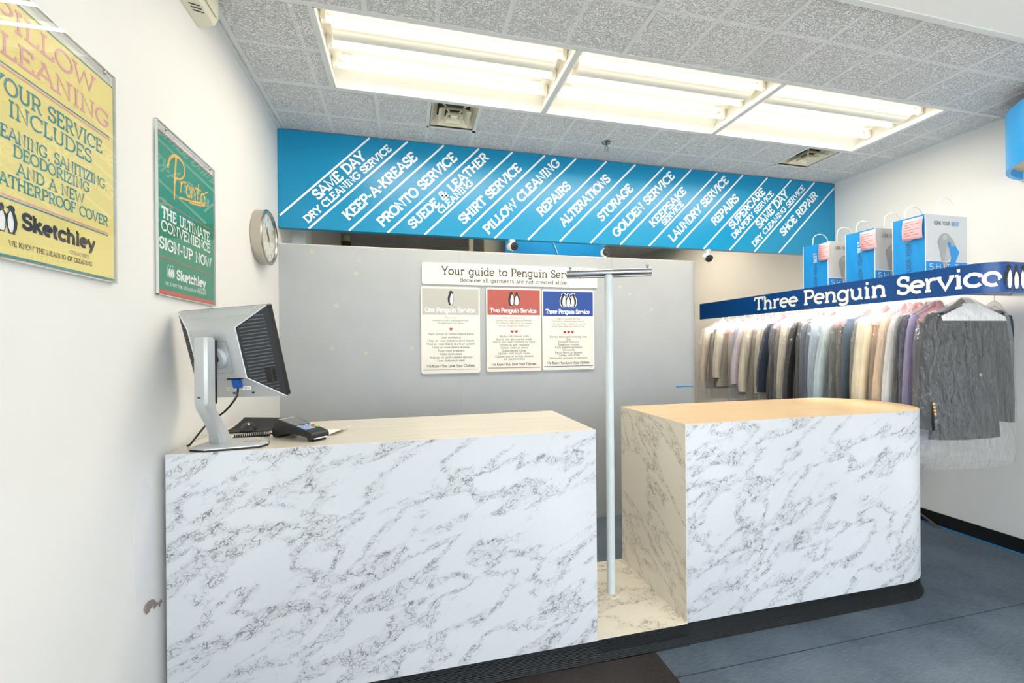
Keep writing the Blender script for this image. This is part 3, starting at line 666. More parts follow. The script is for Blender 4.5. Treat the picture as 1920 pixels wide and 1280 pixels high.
# sprinkler head
o = thing('sprinkler_head', 'small chrome sprinkler head hanging from the ceiling near the blue header', 'sprinkler', (1.381, 2.815, ZC))
MB().lathe([(.034, -.001), (.034, -.004), (.026, -.012), (.008, -.014)], (1.381, 2.815, ZC)).build('escutcheon', 'chrome', o, smooth=40)
MB().cyl((1.381, 2.815, ZC - .012), (1.381, 2.815, ZC - .032), .008, 12).build('body', 'chrome', o, smooth=40)
mb = MB()
for sx in (-1, 1): mb.tube([(1.381 + sx * .006, 2.815, ZC - .03), (1.381 + sx * .014, 2.815, ZC - .045), (1.381, 2.815, ZC - .066)], .003, 8)
mb.build('frame_arms', 'chrome', o, smooth=50)
MB().lathe([(.001, -.066), (.017, -.067), (.017, -.069), (.001, -.070)], (1.381, 2.815, ZC), 20).build('deflector', 'steel', o, smooth=40)

# cream wall box at the top of the left wall
o = thing('alarm_box', 'cream vented box high on the left wall under the ceiling', 'alarm', (XL, 1.90, 2.68))
MB().prism([(XL, 2.645), (XL + .06, 2.66), (XL + .075, 2.69), (XL + .075, 2.772), (XL, 2.772)], 1.72, 2.005, 'y').build('housing', 'cream', o, bevel=.004)
mb = MB()
for k in range(3): 
    mb.add([(XL + .022, 1.905 - .018 * k, 2.6496), (XL + .052, 1.925 - .018 * k, 2.6571), (XL + .052, 1.932 - .018 * k, 2.6571), (XL + .022, 1.912 - .018 * k, 2.6496)], [(0, 1, 2, 3)])
mb.build('slots', 'black', o)
MB().box(XL + .075, 1.74, 2.68, XL + .079, 1.985, 2.768).build('cover_plate', 'cream', o, bevel=.002)

# ------------------------------------------------------------------ posters on the left wall
def poster(name, label, y0, y1, z0, z1, sheetmat):
    o = thing(name, label, 'poster', (XL, (y0 + y1) / 2, z0))
    MB().box(XL + .006, y0 + .006, z0 + .006, XL + .0075, y1 - .006, z1 - .028).build('paper_sheet', sheetmat, o)
    MB().add([(XL + .004, y0, z0), (XL + .004, y1, z0), (XL + .004, y1, z1), (XL + .004, y0, z1)], [(0, 1, 2, 3)]).build('backing_sheet', 'acrylic', o)
    MB().add([(XL + .0125, y0, z0), (XL + .0125, y1, z0), (XL + .0125, y1, z1), (XL + .0125, y0, z1)], [(0, 1, 2, 3)]).build('front_sheet', 'acrylic', o)
    mb = MB().box(XL + .004, y0, z0, XL + .0123, y1, z0 + .003); mb.box(XL + .004, y0, z0, XL + .0123, y0 + .002, z1); mb.box(XL + .004, y1 - .002, z0, XL + .0123, y1, z1); mb.box(XL + .004, y0, z1 - .002, XL + .0123, y1, z1)
    mb.build('edge_strip', mat('acrylic_edge', (206, 208, 202), .2), o)
    for y in (y0 + .05, y1 - .05): MB().lathe([(.006, 0), (.006, .002), (.004, .004), (.001, .0045)], (XL + .0125, y, z1 - .014), 14, 'x').build('screw', 'steel', o, smooth=40)
    return o
pf = lambda s, t_, n=.0: (XL + .0080 + n, s, t_)
def rule(o, mt, y0, y1, z, h):
    mb = MB(); ribbon(mb, [(y0, z), (y1, z)], h / 2, pf); mb.build('rule_line', mt, o)
def words(o, mt, lines, name='lettering'):
    for (s_, cx, z, cap, wd, wt) in lines:
        mb = MB(); text(mb, s_, pf, cx, z, cap, width=wd, w=wt, align='c', track=.05); mb.build(name, mt, o)
GR = poster('promotion_poster', 'green poster with gold script lettering in a clear holder on the left wall', 1.678, 2.118, 1.520, 2.110, 'green')
rule(GR, 'red_ink', 1.684, 2.112, 2.079, .004); rule(GR, 'red_ink', 1.70, 2.095, 1.844, .003); rule(GR, 'red_ink', 1.69, 2.09, 1.652, .003); rule(GR, 'red_ink', 1.686, 2.110, 1.533, .014)
gc = 1.891
words(GR, 'white', [('THE ULTIMATE', gc, 1.786, .042, .366, .16), ('CONVENIENCE', gc, 1.741, .040, .372, .16), ('SIGN-UP NOW', gc - .002, 1.678, .044, .392, .16), ('Sketchley', 1.918, 1.586, .040, .228, .2), ('WE KNOW THE MEANING OF CLEANING', 1.881, 1.558, .012, .312, .14), ('CLEANERS', 2.0, 1.573, .008, .07, .14)])
penguins('emblem', GR, lambda s, t_, n: pf(s, t_, n), 1.763, 1.588, .042, ['s', 'f', 'm'], ('green', 'white'), outline=True)
mb = MB()
def brush(pts, w0, w1):
    n = len(pts); k0 = LAYER[0] % 14; LAYER[0] += 1
    lf = lambda a, b: pf(a, b, .0001 + k0 * 3e-5)
    nb = []
    for i in range(n):
        a, b = pts[max(i - 1, 0)], pts[min(i + 1, n - 1)]; l = math.hypot(b[0] - a[0], b[1] - a[1]) or 1
        w_ = .62 * (w0 + (w1 - w0) * i / max(n - 1, 1)); nb.append((-(b[1] - a[1]) / l * w_, (b[0] - a[0]) / l * w_))
    vs = [lf(p[0] + o[0], p[1] + o[1]) for p, o in zip(pts, nb)] + [lf(p[0] - o[0], p[1] - o[1]) for p, o in zip(pts, nb)]
    mb.add(vs, [(i + n, i + 1 + n, i + 1, i) for i in range(n - 1)])
def bz(p0, p1, p2, p3, n=12): return [tuple((1 - u) ** 3 * p0[i] + 3 * (1 - u) ** 2 * u * p1[i] + 3 * (1 - u) * u * u * p2[i] + u ** 3 * p3[i] for i in (0, 1)) for u in [k / n for k in range(n + 1)]]
# script strokes
brush(bz((1.806, 2.035), (1.797, 1.97), (1.792, 1.92), (1.790, 1.875)), .010, .007)
brush(bz((1.748, 1.972), (1.755, 2.02), (1.80, 2.05), (1.845, 2.035)) + bz((1.845, 2.035), (1.885, 2.015), (1.87, 1.965), (1.80, 1.955)), .009, .006)
brush([(1.842, 1.96), (1.836, 1.915)], .007, .006); brush(bz((1.838, 1.94), (1.85, 1.965), (1.865, 1.968), (1.874, 1.962)), .006, .005)
brush(arc(1.893, 1.94, .016, .022, 90, 450), .006, .006)
brush([(1.922, 1.966), (1.916, 1.92)], .006, .006); brush(bz((1.918, 1.945), (1.93, 1.97), (1.95, 1.97), (1.946, 1.92)), .006, .006)
brush([(1.975, 1.998), (1.964, 1.925), (1.974, 1.922)], .006, .005); brush([(1.95, 1.974), (1.998, 1.978)], .005, .005)
brush(arc(2.014, 1.948, .018, .024, 90, 450), .006, .006); brush(bz((2.02, 1.975), (2.035, 1.98), (2.045, 1.988), (2.06, 1.996)), .005, .004)
brush(bz((1.825, 1.893), (1.88, 1.905), (1.96, 1.912), (2.045, 1.945)) + bz((2.045, 1.945), (2.0, 1.915), (1.95, 1.905), (1.90, 1.9)), .006, .005)
mb.build('script_lettering', 'gold_ink', GR)

YE = poster('promotion_poster', 'yellow pillow cleaning poster with teal lettering in a clear holder on left wall', 1.038, 1.467, 1.525, 2.115, 'yellow')
yc = 1.2525
rule(YE, 'teal_ink', 1.046, 1.46, 2.082, .004); rule(YE, 'teal_ink', 1.06, 1.446, 1.934, .003); rule(YE, 'pink_ink', 1.06, 1.446, 1.927, .004)
rule(YE, 'pink_ink', 1.06, 1.436, 1.660, .004); rule(YE, 'teal_ink', 1.06, 1.436, 1.654, .003); rule(YE, 'teal_ink', 1.046, 1.46, 1.534, .005)
words(YE, 'pink_ink', [('PILLOW', yc - .01, 2.018, .050, .29, .12), ('CLEANING', yc, 1.952, .048, .385, .12)])
words(YE, 'teal_ink', [('YOUR SERVICE', yc, 1.873, .038, .325, .12), ('INCLUDES', yc, 1.829, .037, .245, .12), ('CLEANING, SANITIZING,', yc, 1.779, .029, .362, .12), ('DEODORIZING', yc, 1.748, .028, .225, .12), ('AND A NEW', yc - .006, 1.712, .028, .198, .12), ('FEATHERPROOF COVER', yc, 1.679, .028, .368, .12)])
words(YE, 'charcoal_ink', [('Sketchley', 1.272, 1.598, .040, .222, .22), ('WE KNOW THE MEANING OF CLEANING', yc - .003, 1.556, .012, .245, .12)])
words(YE, 'grey_ink', [('CLEANERS', 1.328, 1.575, .009, .065, .12)])
penguins('emblem', YE, lambda s, t_, n: pf(s, t_, n), 1.11, 1.582, .060, ['s', 'f', 'm'], gap=.40)

# ------------------------------------------------------------------ wall clock
cy_, cz_ = 2.722, 1.968
o = thing('wall_clock', 'round chrome wall clock with a pale face on the left wall', 'clock', (XL, cy_, cz_))
MB().lathe([(.148, 0), (.152, .004), (.152, .040), (.156, .046), (.156, .054), (.148, .060), (.138, .058), (.134, .050)], (XL, cy_, cz_), 56, 'x', cap=False).build('case', 'steel', o, smooth=35)
MB().disc((XL + .046, cy_, cz_), .137).build('face', mat('clock_face', (236, 236, 226), .5), o)
cf = lambda s, t_: (XL + .0472, cy_ + s, cz_ + t_)
mb = MB()
for h in range(1, 13):
    a = R(90 - 30 * h); s_ = str(h); text(mb, s_, cf, .108 * math.cos(a), .108 * math.sin(a) - .012, .024, w=.14, serif=False, align='c')
for h in range(60):
    a = R(6 * h); ribbon(mb, [(.127 * math.cos(a), .127 * math.sin(a)), (.131 * math.cos(a), .131 * math.sin(a))], .0007, cf)
mb.build('numerals', 'charcoal_ink', o)
for nm, ang, ln, w_, n_ in (('minute_hand', 40, .092, .003, .049), ('hour_hand', 26, .062, .0042, .0505), ('second_hand', 205, .06, .0012, .0515)):
    a = R(90 + ang); mb = MB()
    for q in (-1, 1): pass
    d = (math.cos(a), math.sin(a)); p = (-d[1], d[0])
    P4 = [(-.018 * d[0] + w_ * p[0], -.018 * d[1] + w_ * p[1]), (ln * d[0] + w_ * .4 * p[0], ln * d[1] + w_ * .4 * p[1]), (ln * d[0] - w_ * .4 * p[0], ln * d[1] - w_ * .4 * p[1]), (-.018 * d[0] - w_ * p[0], -.018 * d[1] - w_ * p[1])]
    mb.prism([(cy_ + q[0], cz_ + q[1]) for q in P4], XL + n_, XL + n_ + .0008, 'x'); mb.build(nm, 'charcoal_ink', o)
MB().disc((XL + .0545, cy_, cz_), .137).build('glass_cover', 'acrylic', o)

# ------------------------------------------------------------------ guide signs on the partition
YS = 3.088
def plate(pts_r, x0, z0, x1, z1, r):
    out = []
    for (cx, cz, a0) in ((x1 - r, z0 + r, -90), (x1 - r, z1 - r, 0), (x0 + r, z1 - r, 90), (x0 + r, z0 + r, 180)):
        out += [(cx + r * math.cos(R(a0 + q * 22.5)), cz + r * math.sin(R(a0 + q * 22.5))) for q in range(5)]
    return out
sfn = lambda s, t_, n=.001: (s, YS - n, t_)
o = thing('guide_sign', 'wide ivory header sign reading your guide, above the three service boards', 'sign', (.76, 3.1, 1.785))
MB().prism(plate(0, .096, 1.780, 1.428, 1.934, .016), YS, 3.099, 'y').build('board', 'ivory', o)
mb = MB(); text(mb, 'Your guide to Penguin Service.', sfn, .235, 1.848, .062, width=1.085, w=.12, track=.07); text(mb, 'Because all garments are not created alike.', sfn, .365, 1.800, .030, width=.82, w=.12, track=.08)
mb.build('lettering', 'ink', o)
def guide(x0, x1, z0, z1, band, kinds, title, intro, lines, label, nh):
    o = thing('guide_sign', label, 'sign', ((x0 + x1) / 2, 3.1, z0), group='penguin service guide boards'); cx = (x0 + x1) / 2; W_ = x1 - x0
    MB().prism(plate(0, x0, z0, x1, z1, .016), YS, 3.099, 'y').build('board', 'ivory', o)
    mb = MB(); zb_ = z1 - .200; mb.quad(sfn(x0 + .009, zb_, .0004), sfn(x1 - .009, zb_, .0004), sfn(x1 - .009, z1 - .014, .0004), sfn(x0 + .009, z1 - .014, .0004)); mb.build('color_band', band, o)
    penguins('emblem', o, lambda s, t_, n: sfn(s, t_, n), cx, z1 - .132, .104, kinds, outline=len(kinds) == 3, gap=.40)
    mb = MB(); text(mb, title, sfn, cx, z1 - .184, .036, width=W_ * .86, w=.17, align='c', track=.04); mb.build('title_lettering', 'white', o)
    zt_ = z1 - .226; mb = MB()
    for (s_, f_) in intro:
        text(mb, s_, sfn, cx, zt_, .0125, width=W_ * f_, w=.11, align='c', track=.08); zt_ -= .0195
    mb.build('intro_lettering', 'grey_ink', o)
    mb = MB(); zt_ -= .018
    for k in range(nh):
        hx = cx + (k - (nh - 1) / 2) * .031
        mb.poly([sfn(hx + .0125 * math.sin(R(a)) ** 3, zt_ + .0008 * (13 * math.cos(R(a)) - 5 * math.cos(R(2 * a)) - 2 * math.cos(R(3 * a)) - math.cos(R(4 * a)))) for a in range(0, 360, 15)])
    mb.build('heart', 'heart', o)
    zt_ -= .042; mb = MB(); step = (zt_ - (z0 + .084)) / (len(lines) - 1)
    for (s_, f_) in lines:
        text(mb, s_, sfn, cx, zt_, .0160, width=W_ * f_, w=.115, align='c', track=.08); zt_ -= step
    mb.build('list_lettering', mat('list_ink', (112, 106, 94), .6), o)
    mb = MB(); text(mb, 'We Know You Love Your Clothes.', sfn, cx, z0 + .044, .0200, width=W_ * .82, w=.13, align='c', track=.06); mb.build('motto_lettering', 'ink', o)
    mb = MB(); ribbon(mb, [(x0 + .012, z0 + .028), (x1 - .012, z0 + .028)], .0022, sfn); mb.build('rule_line', band, o)
guide(.088, .506, 1.146, 1.764, 'sign_grey', ['s'], 'One Penguin Service.', [('This is our', .2), ('straightforward cleaning service.', .62), ('Straight from the heart.', .44)],
      [('Plain cotton or cotton-blend shirts', .78), ('Most synthetics', .34), ('Wool or wool-blend suits or slacks', .79), ('Wool or wool-blend skirts or jackets', .83), ('Wool or wool-blend dresses', .64), ('Plain wool sweaters', .45), ('Plain cloth coats', .37), ('Regular or acid-washed denims', .72), ("Most children's wear", .47)],
      'ivory service board with grey band and one penguin on the partition', 1)
guide(.553, .970, 1.150, 1.766, 'sign_red', ['s', 'f'], 'Two Penguin Service.', [('This is the service for', .42), ('clothes that need special attention.', .66), ('Two Penguin Service is also meant', .66), ('for the things you really love.', .56)],
      [('Shirts with French cuffs', .54), ('Shirts that are custom-made', .65), ('Shirts you want finished by hand', .76), ('Velvets or soft woollens', .54), ('Cotton, linen or rayon', .50), ('Silkscreened things', .44), ('Clothes with tough stains', .58), ("Clothes you're having cleaned", .69), ('for the first time', .38)],
      'ivory service board with red band and two penguins on the partition', 2)
guide(.978, 1.398, 1.153, 1.762, 'sign_blue', ['s', 'f', 'm'], 'Three Penguin Service.', [('There is no finer service.', .46), ('Anywhere. Three Penguin Service', .62), ("is for your finest clothes. It's also for", .68), ('things that mean the world to you.', .64)],
      [('Formal shirts and evening wear', .72), ('Silks', .1), ('Designer fashions', .40), ('Expensive clothes', .40), ('Fully pleated garments', .52), ('Ultrasuede', .24), ('Fancy shirts or blouses', .52), ('Clothes with trims', .42), ('Heirlooms, antiques or costumes', .73)],
      'ivory service board with blue band and three penguins on the partition', 3)

# ------------------------------------------------------------------ counters
FY, CT, MBZ = 1.685, .98, .0885
o = thing('service_counter', 'left service counter in white marble laminate with a pale wood top', 'counter', (0, 1.96, 0))
x0, x1, y1 = -.80, .7665, 2.25
MB().box(x0, FY, MBZ, x1, y1, CT - .016).build('body', 'marble', o)
MB().box(x0, FY + .001, CT - .016, x1, y1, CT).build('counter_top', 'pale_wood', o, bevel=.0015)
MB().box(x0, FY - .0005, CT - .0161, x1, FY + .002, CT - .001).build('top_edge', 'marble', o)
MB().prism([(FY + .001, MBZ), (FY + .001, .03), (FY - .006, .012), (FY - .013, .003), (FY - .013, 0), (y1, 0), (y1, MBZ)], x0, x1, 'x').build('kick_board', 'kick', o, smooth=50)
o = thing('service_counter', 'right service counter in white marble laminate with maple top and rounded end', 'counter', (1.9, 2.0, 0))
def rc(inset=0.0):
    r = .30 - inset; cx = 2.515
    return [(1.205 + inset, 1.695 + inset)] + [(cx + r * math.cos(R(a)), 1.995 + r * math.sin(R(a))) for a in range(-90, 91, 6)] + [(1.205 + inset, 2.295 - inset)]
MB().prism(rc(), MBZ, CT - .018).build('body', 'marble', o, smooth=30)
MB().prism(rc(.001), CT - .018, CT).build('counter_top', 'maple', o, smooth=30, bevel=.0012)
MB().prism(rc(-.0006), CT - .018, CT - .002).build('top_edge', 'marble', o, smooth=30)
MB().box(1.2035, 1.6945, MBZ + .001, 1.2051, 2.2955, CT - .0018).build('side_panel', 'marble_warm_lit', o)  # same marble as the front; the warm lamp tint is painted on
mb = MB()
mb.loft([[(p[0], p[1], z) for p in rc(i)] for z, i in ((MBZ, .002), (.03, .002), (.012, -.005), (.003, -.012), (0, -.012))])
mb.build('kick_board', 'kick', o, smooth=50)
o = thing('floor_plinth', 'low marble laminate plinth bridging the gap between the two counters', 'plinth', (.986, 1.99, 0))
MB().box(.767, FY + .006, 0, 1.2045, 2.295, MBZ - .001).build('base', 'kick', o)
MB().box(.767, FY + .005, MBZ - .001, 1.2045, 2.296, MBZ + .001).build('plinth_top', 'marble_warm_lit', o)
MB().prism([(FY + .006, .03), (FY - .001, .012), (FY - .008, .003), (FY - .008, 0), (FY + .007, 0), (FY + .007, .03)], .7668, 1.2046, 'x').build('cove_lip', 'kick', o, smooth=50)

# hanging post with T bar
px, py = .98, 1.987
o = thing('hanging_post', 'pale painted steel post with a chrome crossbar standing on the plinth', 'post', (px, py, MBZ))
MB().tube([(px, py, MBZ + .001), (px, py, 1.69)], .0205, 24).build('post', 'pole', o, smooth=40)
MB().lathe([(.044, .001), (.044, .004), (.040, .007), (.024, .008)], (px, py, MBZ), 28).build('floor_flange', mat('flange', (216, 204, 182), .4), o, smooth=40)
mb = MB()
for k in range(3):
    a = R(30 + 120 * k); mb.lathe([(.004, .007), (.004, .009), (.001, .010)], (px + .034 * math.cos(a), py + .034 * math.sin(a), MBZ), 8)
mb.build('flange_screws', 'steel', o)
ba = math.atan2(1.901 - 2.051, 1.17 - .789); d = Vector((math.cos(ba), math.sin(ba), 0)); c0 = Vector((px, py, 1.701)); hl = .208
MB().tube([c0 - d * hl, c0 + d * hl], .0185, 24).build('crossbar', 'chrome', o, smooth=40)
mb = MB(); mb.tube([c0 - d * hl + Vector((0, 0, -.019)), c0 + d * hl + Vector((0, 0, -.019))], .006, 10); mb.build('lower_rod', 'chrome', o, smooth=40)
for q in (-1, 1):
    p = c0 + d * (q * (hl - .018)); mb = MB()
    mb.cyl(p + Vector((0, 0, .017)), p + Vector((0, 0, .024)), .004, 10); mb.lathe([(.001, .022), (.006, .025), (.008, .031), (.006, .037), (.001, .040)], p, 14)
    mb.build('finial_knob', 'chrome', o, smooth=50)

# ------------------------------------------------------------------ monitor (seen from behind)
SC_ = .925
TL, TR, BR, BL = [Vector((0, 0, CAM_H)) + (Vector(p) - Vector((0, 0, CAM_H))) * SC_ for p in ((-.862, 1.923, 1.485), (-.491, 1.737, 1.501), (-.455, 1.81, 1.15), (-.826, 1.996, 1.134))]
mc = (TL + TR + BR + BL) / 4; ux = ((TR - TL) + (BR - BL)).normalized(); uz = ((TL - BL) + (TR - BR)).normalized(); un = ux.cross(uz).normalized(); uz = un.cross(ux)
hw_, hh_ = .189, .163
def mon(x, z, n): return tuple(mc + ux * x + uz * z + un * n)          # n grows towards the back of the housing
o = thing('computer_monitor', 'silver flat monitor seen from behind on its stand at the counter edge', 'monitor', (-.61, 1.76, CT))
MON = o
def mbox(mb, x0, z0, n0, x1, z1, n1):
    v = [mon(x, z, n) for n in (n0, n1) for z in (z0, z1) for x in (x0, x1)]
    return mb.add(v, [(0, 2, 3, 1), (4, 5, 7, 6), (0, 1, 5, 4), (2, 6, 7, 3), (0, 4, 6, 2), (1, 3, 7, 5)])
mbox(MB(), -hw_, -hh_, -.020, hw_, hh_, .004).build('front_bezel', 'black', o, bevel=.004)
mbox(MB(), -hw_ + .016, -hh_ + .016, -.0205, hw_ - .016, hh_ - .016, -.0195).build('screen', mat('dark_screen', (18, 20, 24), .15), o)
IN = [(-.098, .100), (.098, .100), (.098, -.075), (-.098, -.075)]; DP = .062
out4 = [(-hw_, hh_), (hw_, hh_), (hw_, -hh_), (-hw_, -hh_)]
mb = MB()
mb.poly([mon(a, b, DP) for a, b in IN]); mb.poly([mon(*out4[0], .004), mon(*out4[1], .004), mon(*IN[1], DP), mon(*IN[0], DP)])
mb.poly([mon(IN[3][0], IN[3][1], DP), mon(IN[2][0], IN[2][1], DP), mon(IN[2][0], IN[2][1], DP - .022), mon(IN[3][0], IN[3][1], DP - .022)])
mb.poly([mon(IN[3][0], IN[3][1], DP - .022), mon(IN[2][0], IN[2][1], DP - .022), mon(*out4[2], .004), mon(*out4[3], .004)])
mb.build('rear_shell', 'silver', o)
for sg, (a, b, c_, d_) in ((1, (out4[1], out4[2], IN[2], IN[1])), (-1, (out4[0], out4[3], IN[3], IN[0]))):
    mb = MB(); mb.poly([mon(*a, .004), mon(*b, .004), mon(*c_, DP - .001), mon(*d_, DP - .001)])
    sl = mb.build('side_panel', 'matte_black', o)
    mb = MB()
    for k in range(1, 24):
        u = k / 24; z = (1 - u) * (hh_ - .02) + u * (-hh_ + .02)
        def edge(z):                                                  # inner edge of the side bevel at height z
            if z > .1: q = (hh_ - z) / (hh_ - .1); return hw_ + (.098 - hw_) * q, .004 + (DP - .004) * q
            if z < -.075: q = (z + hh_) / (hh_ - .075); return hw_ + (.098 - hw_) * q, .004 + (DP - .004) * q
            return .098, DP
        xi, ni = edge(z); xo = hw_; wd = xo - xi
        if wd < .02: continue
        nn = lambda x: .004 + (ni - .004) * (xo - x) / wd
        xa, xb = xi + .010, xo - .012
        if xb - xa < .01: continue
        mb.add([mon(sg * xa, z + .0018, nn(xa) + .0016), mon(sg * xb, z + .0018, nn(xb) + .0016), mon(sg * xb, z - .0018, nn(xb) + .0016), mon(sg * xa, z - .0018, nn(xa) + .0016)], [(0, 1, 2, 3)])
    mb.build('louvers', mat('dark_grey_plastic', (84, 86, 90), .5), sl, rel=False)
    sl.location = (0, 0, 0)
    mb = MB(); mb.tube([mon(sg * (hw_ - .001), hh_ - .001, .004), mon(sg * .098, .1, DP), mon(sg * .098, -.075, DP), mon(sg * (hw_ - .001), -hh_ + .001, .004)], .0022, 8)
    mb.build('silver_piping', mat('bright_silver', (222, 224, 226), .3, metal=.3), o, smooth=60)
for ch in o.children:                                                 # louvers share the monitor's base
    for g2 in ch.children:
        for v in g2.data.vertices: v.co -= Vector(o.location)
mb = MB()
for k in range(34):
    x = -.13 + .26 * k / 33; q = .28; n_ = .004 + (DP - .004) * q + .0012; z = hh_ - (hh_ - .1) * q
    h_ = .007 if abs(k - 16.5) > 5 else .011
    mb.add([mon(x - .0018, z + h_, n_ - h_ * .86), mon(x + .0018, z + h_, n_ - h_ * .86), mon(x + .0018, z - h_, n_ + h_ * .86), mon(x - .0018, z - h_, n_ + h_ * .86)], [(0, 1, 2, 3)])
mb.build('vent_slots', mat('pale_slots', (214, 215, 214), .5), o)
mb = MB()
for a, b in (((-.05, .055), (.05, .055)), ((.05, .055), (.05, -.055)), ((.05, -.055), (-.05, -.055)), ((-.05, -.055), (-.05, .055))): ribbon(mb, [a, b], .0006, lambda s, t_: mon(s, t_, DP + .0004))
ribbon(mb, ell(0, 0, .04, .04), .0006, lambda s, t_: mon(s, t_, DP + .0004))
mb.build('mount_outline', mat('groove_grey', (120, 122, 124), .5), o)
mb = MB(); mbox(mb, .002, -.084, DP - .026, .06, -.076, DP - .012); mb.build('port_recess', 'black', o)
mb = MB(); mbox(mb, .018, -.116, DP - .030, .044, -.080, DP - .012); cb = mb.build('cable_plug', mat('blue_plug', (20, 84, 170), .5), o, bevel=.002)
mb = MB(); ribbon(mb, [(-.035, -.124), (.008, -.124)], .006, lambda s, t_: mon(s, t_, .0262)); ribbon(mb, [(.012, -.122), (.07, -.122)], .007, lambda s, t_: mon(s, t_, .0264)); mb.build('rating_label', 'white', o)
mb = MB()
for k in range(4): ribbon(mb, [(-.033, -.1205 - .0024 * k), (.005 - .004 * (k % 2), -.1205 - .0024 * k)], .0005, lambda s, t_: mon(s, t_, .0272))
for k in range(9): ribbon(mb, [(.016 + .006 * k, -.119), (.016 + .006 * k, -.125)], .0012, lambda s, t_: mon(s, t_, .0274))
mb.build('label_print', 'grey_ink', o)
mb = MB()
for x in (-.02, .062): mbox(mb, x - .003, -.147, .008, x + .003, -.141, .017)
mb.build('screw_hole', 'black', o)
mb = MB(); mbox(mb, .150, -.105, .014, .176, -.050, .034); mb.build('port_panel', 'black', o, bevel=.003)
# stand
piv = mc + un * (DP + .004)
mb = MB(); mb.tube([mc + un * DP, mc + un * (DP + .014)], .034, 24); mb.build('pivot_disc', mat('light_silver', (212, 216, 220), .35, metal=.3), o, smooth=40)
mb = MB(); mb.tube([mc + un * (DP + .012), mc + un * (DP + .034)], .017, 18); mb.build('pivot_hub', 'black', o, smooth=40)
hn = Vector((un.x, un.y, 0)).normalized(); hx = Vector((ux.x, ux.y, 0)).normalized()
top_c = Vector((mc.x, mc.y, 0)) + hn * (DP + .052)
def neckring(c, z, w, dd): return [tuple(Vector((c.x, c.y, z)) + hx * (sx * w) + hn * (sy * dd)) for sx, sy in ((-1, -1), (1, -1), (1, .55), (.72, 1), (-.72, 1), (-1, .55))]
foot = Vector((-.672, 1.778, 0))
rows = [(CT + .010, 0.0, .034, .022), (CT + .05, .12, .027, .02), (CT + .10, .48, .024, .018), (CT + .155, .93, .025, .017), (CT + .18, 1.0, .027, .017), (CT + .385, 1.0, .027, .017), (CT + .394, 1.0, .022, .013)]
MB().loft([neckring(foot.lerp(top_c, q), z, w, dd) for z, q, w, dd in rows]).build('neck', 'silver', o, smooth=35)
mb = MB(); c3_ = top_c - hn * .024
mb.loft([[tuple(Vector((c3_.x, c3_.y, z)) + hx * (sx * .021) + hn * (sy * .009)) for sx, sy in ((-1, -1), (1, -1), (1, 1), (-1, 1))] for z in (CT + .17, CT + .385)])
mb.build('neck_slider', 'black', o, bevel=.004)
mb = MB(); bc = top_c + hn * .0178; ribbon(mb, [(-.006, CT + .195), (.006, CT + .195)], .002, lambda s, t_: tuple(Vector((bc.x, bc.y, t_)) + hx * s)); mb.build('neck_slot', 'black', o)
base = [(-.742, 1.712), (-.685, 1.680), (-.520, 1.706), (-.500, 1.742), (-.512, 1.800), (-.560, 1.845), (-.66, 1.85), (-.732, 1.80)]
MB().prism(base, CT + .0005, CT + .007).build('foot_pad', 'black', o, bevel=.002)
bcx, bcy = -.615, 1.765
MB().loft([[(bcx + (p[0] - bcx) * k, bcy + (p[1] - bcy) * k, z) for p in base] for z, k in ((CT + .007, .995), (CT + .011, .985), (CT + .015, .93))]).build('foot_plate', 'silver', o, smooth=30)
mb = MB(); ribbon(mb, ell(-.56, 1.765, .026, .015), .003, lambda s, t_: (s, t_, CT + .0155)); mb.build('red_sticker', mat('faded_red', (206, 140, 130), .6), o)
# cable
p0 = Vector(mon(.031, -.114, DP - .021))
pth = [p0, p0 + Vector((-.003, -.01, -.035)), p0 + Vector((-.045, .005, -.085)), p0 + Vector((-.085, .01, -.11)), (-.690, 1.80, CT + .12), (-.742, 1.79, CT + .05), (-.772, 1.792, CT + .010), (-.785, 1.80, CT + .004)]
def smooth_path(p, n=8):
    p = [Vector(q) for q in p]; out = []
    for i in range(len(p) - 1):
        a, b, c, d_ = p[max(i - 1, 0)], p[i], p[i + 1], p[min(i + 2, len(p) - 1)]
        for k in range(n):
            u = k / n; out.append(.5 * ((2 * b) + (c - a) * u + (2 * a - 5 * b + 4 * c - d_) * u * u + (3 * b - a - 3 * c + d_) * u ** 3))
    return out + [p[-1]]
o = thing('monitor_cable', 'black monitor cable drooping from the blue plug behind the stand', 'cable', tuple(p0))
sp_ = smooth_path(pth); MB().tube(sp_, .0034, 10).build('cord', 'black', o, smooth=60)
i = 20; MB().tube([sp_[i], sp_[i + 1], sp_[i + 3], sp_[i + 4]], [.005, .0078, .0078, .005], 12).build('ferrite_bead', 'black', o, smooth=50)

# ------------------------------------------------------------------ card terminal with coiled cord
tx, ty = -.418, 1.853; th = math.atan2(1.775 - 1.93, -.325 + .505)
o = thing('card_terminal', 'black card payment terminal with colored keys on the left counter', 'terminal', (tx, ty, CT), th)
prof = [(-.118, .006), (-.122, .03), (-.108, .062), (-.085, .072), (.09, .040), (.112, .034), (.118, .022), (.112, .008), (.095, .004), (.085, .016), (.02, .022), (-.04, .020), (-.075, .010), (-.085, .0), (-.112, .0)]
mb = MB().prism([(p[0], p[1]) for p in prof], -.040, .040, 'y'); mb.build('housing', 'black', o, rel=False, bevel=.004)
sl_ = (.072 - .040) / .175
top = lambda s, w_, n=.0006: (s, w_, .072 - (s + .085) * sl_ + n)
mb = MB(); mb.quad(top(-.075, -.032), top(.01, -.032), top(.01, .032), top(-.075, .032)); mb.build('screen', mat('lcd_grey', (120, 124, 122), .2), o, rel=False)
mb = MB(); mb.quad(top(-.088, -.034), top(-.077, -.034), top(-.077, .034), top(-.088, .034)); mb.build('printer_lid', mat('lid_grey', (176, 178, 176), .4), o, rel=False)
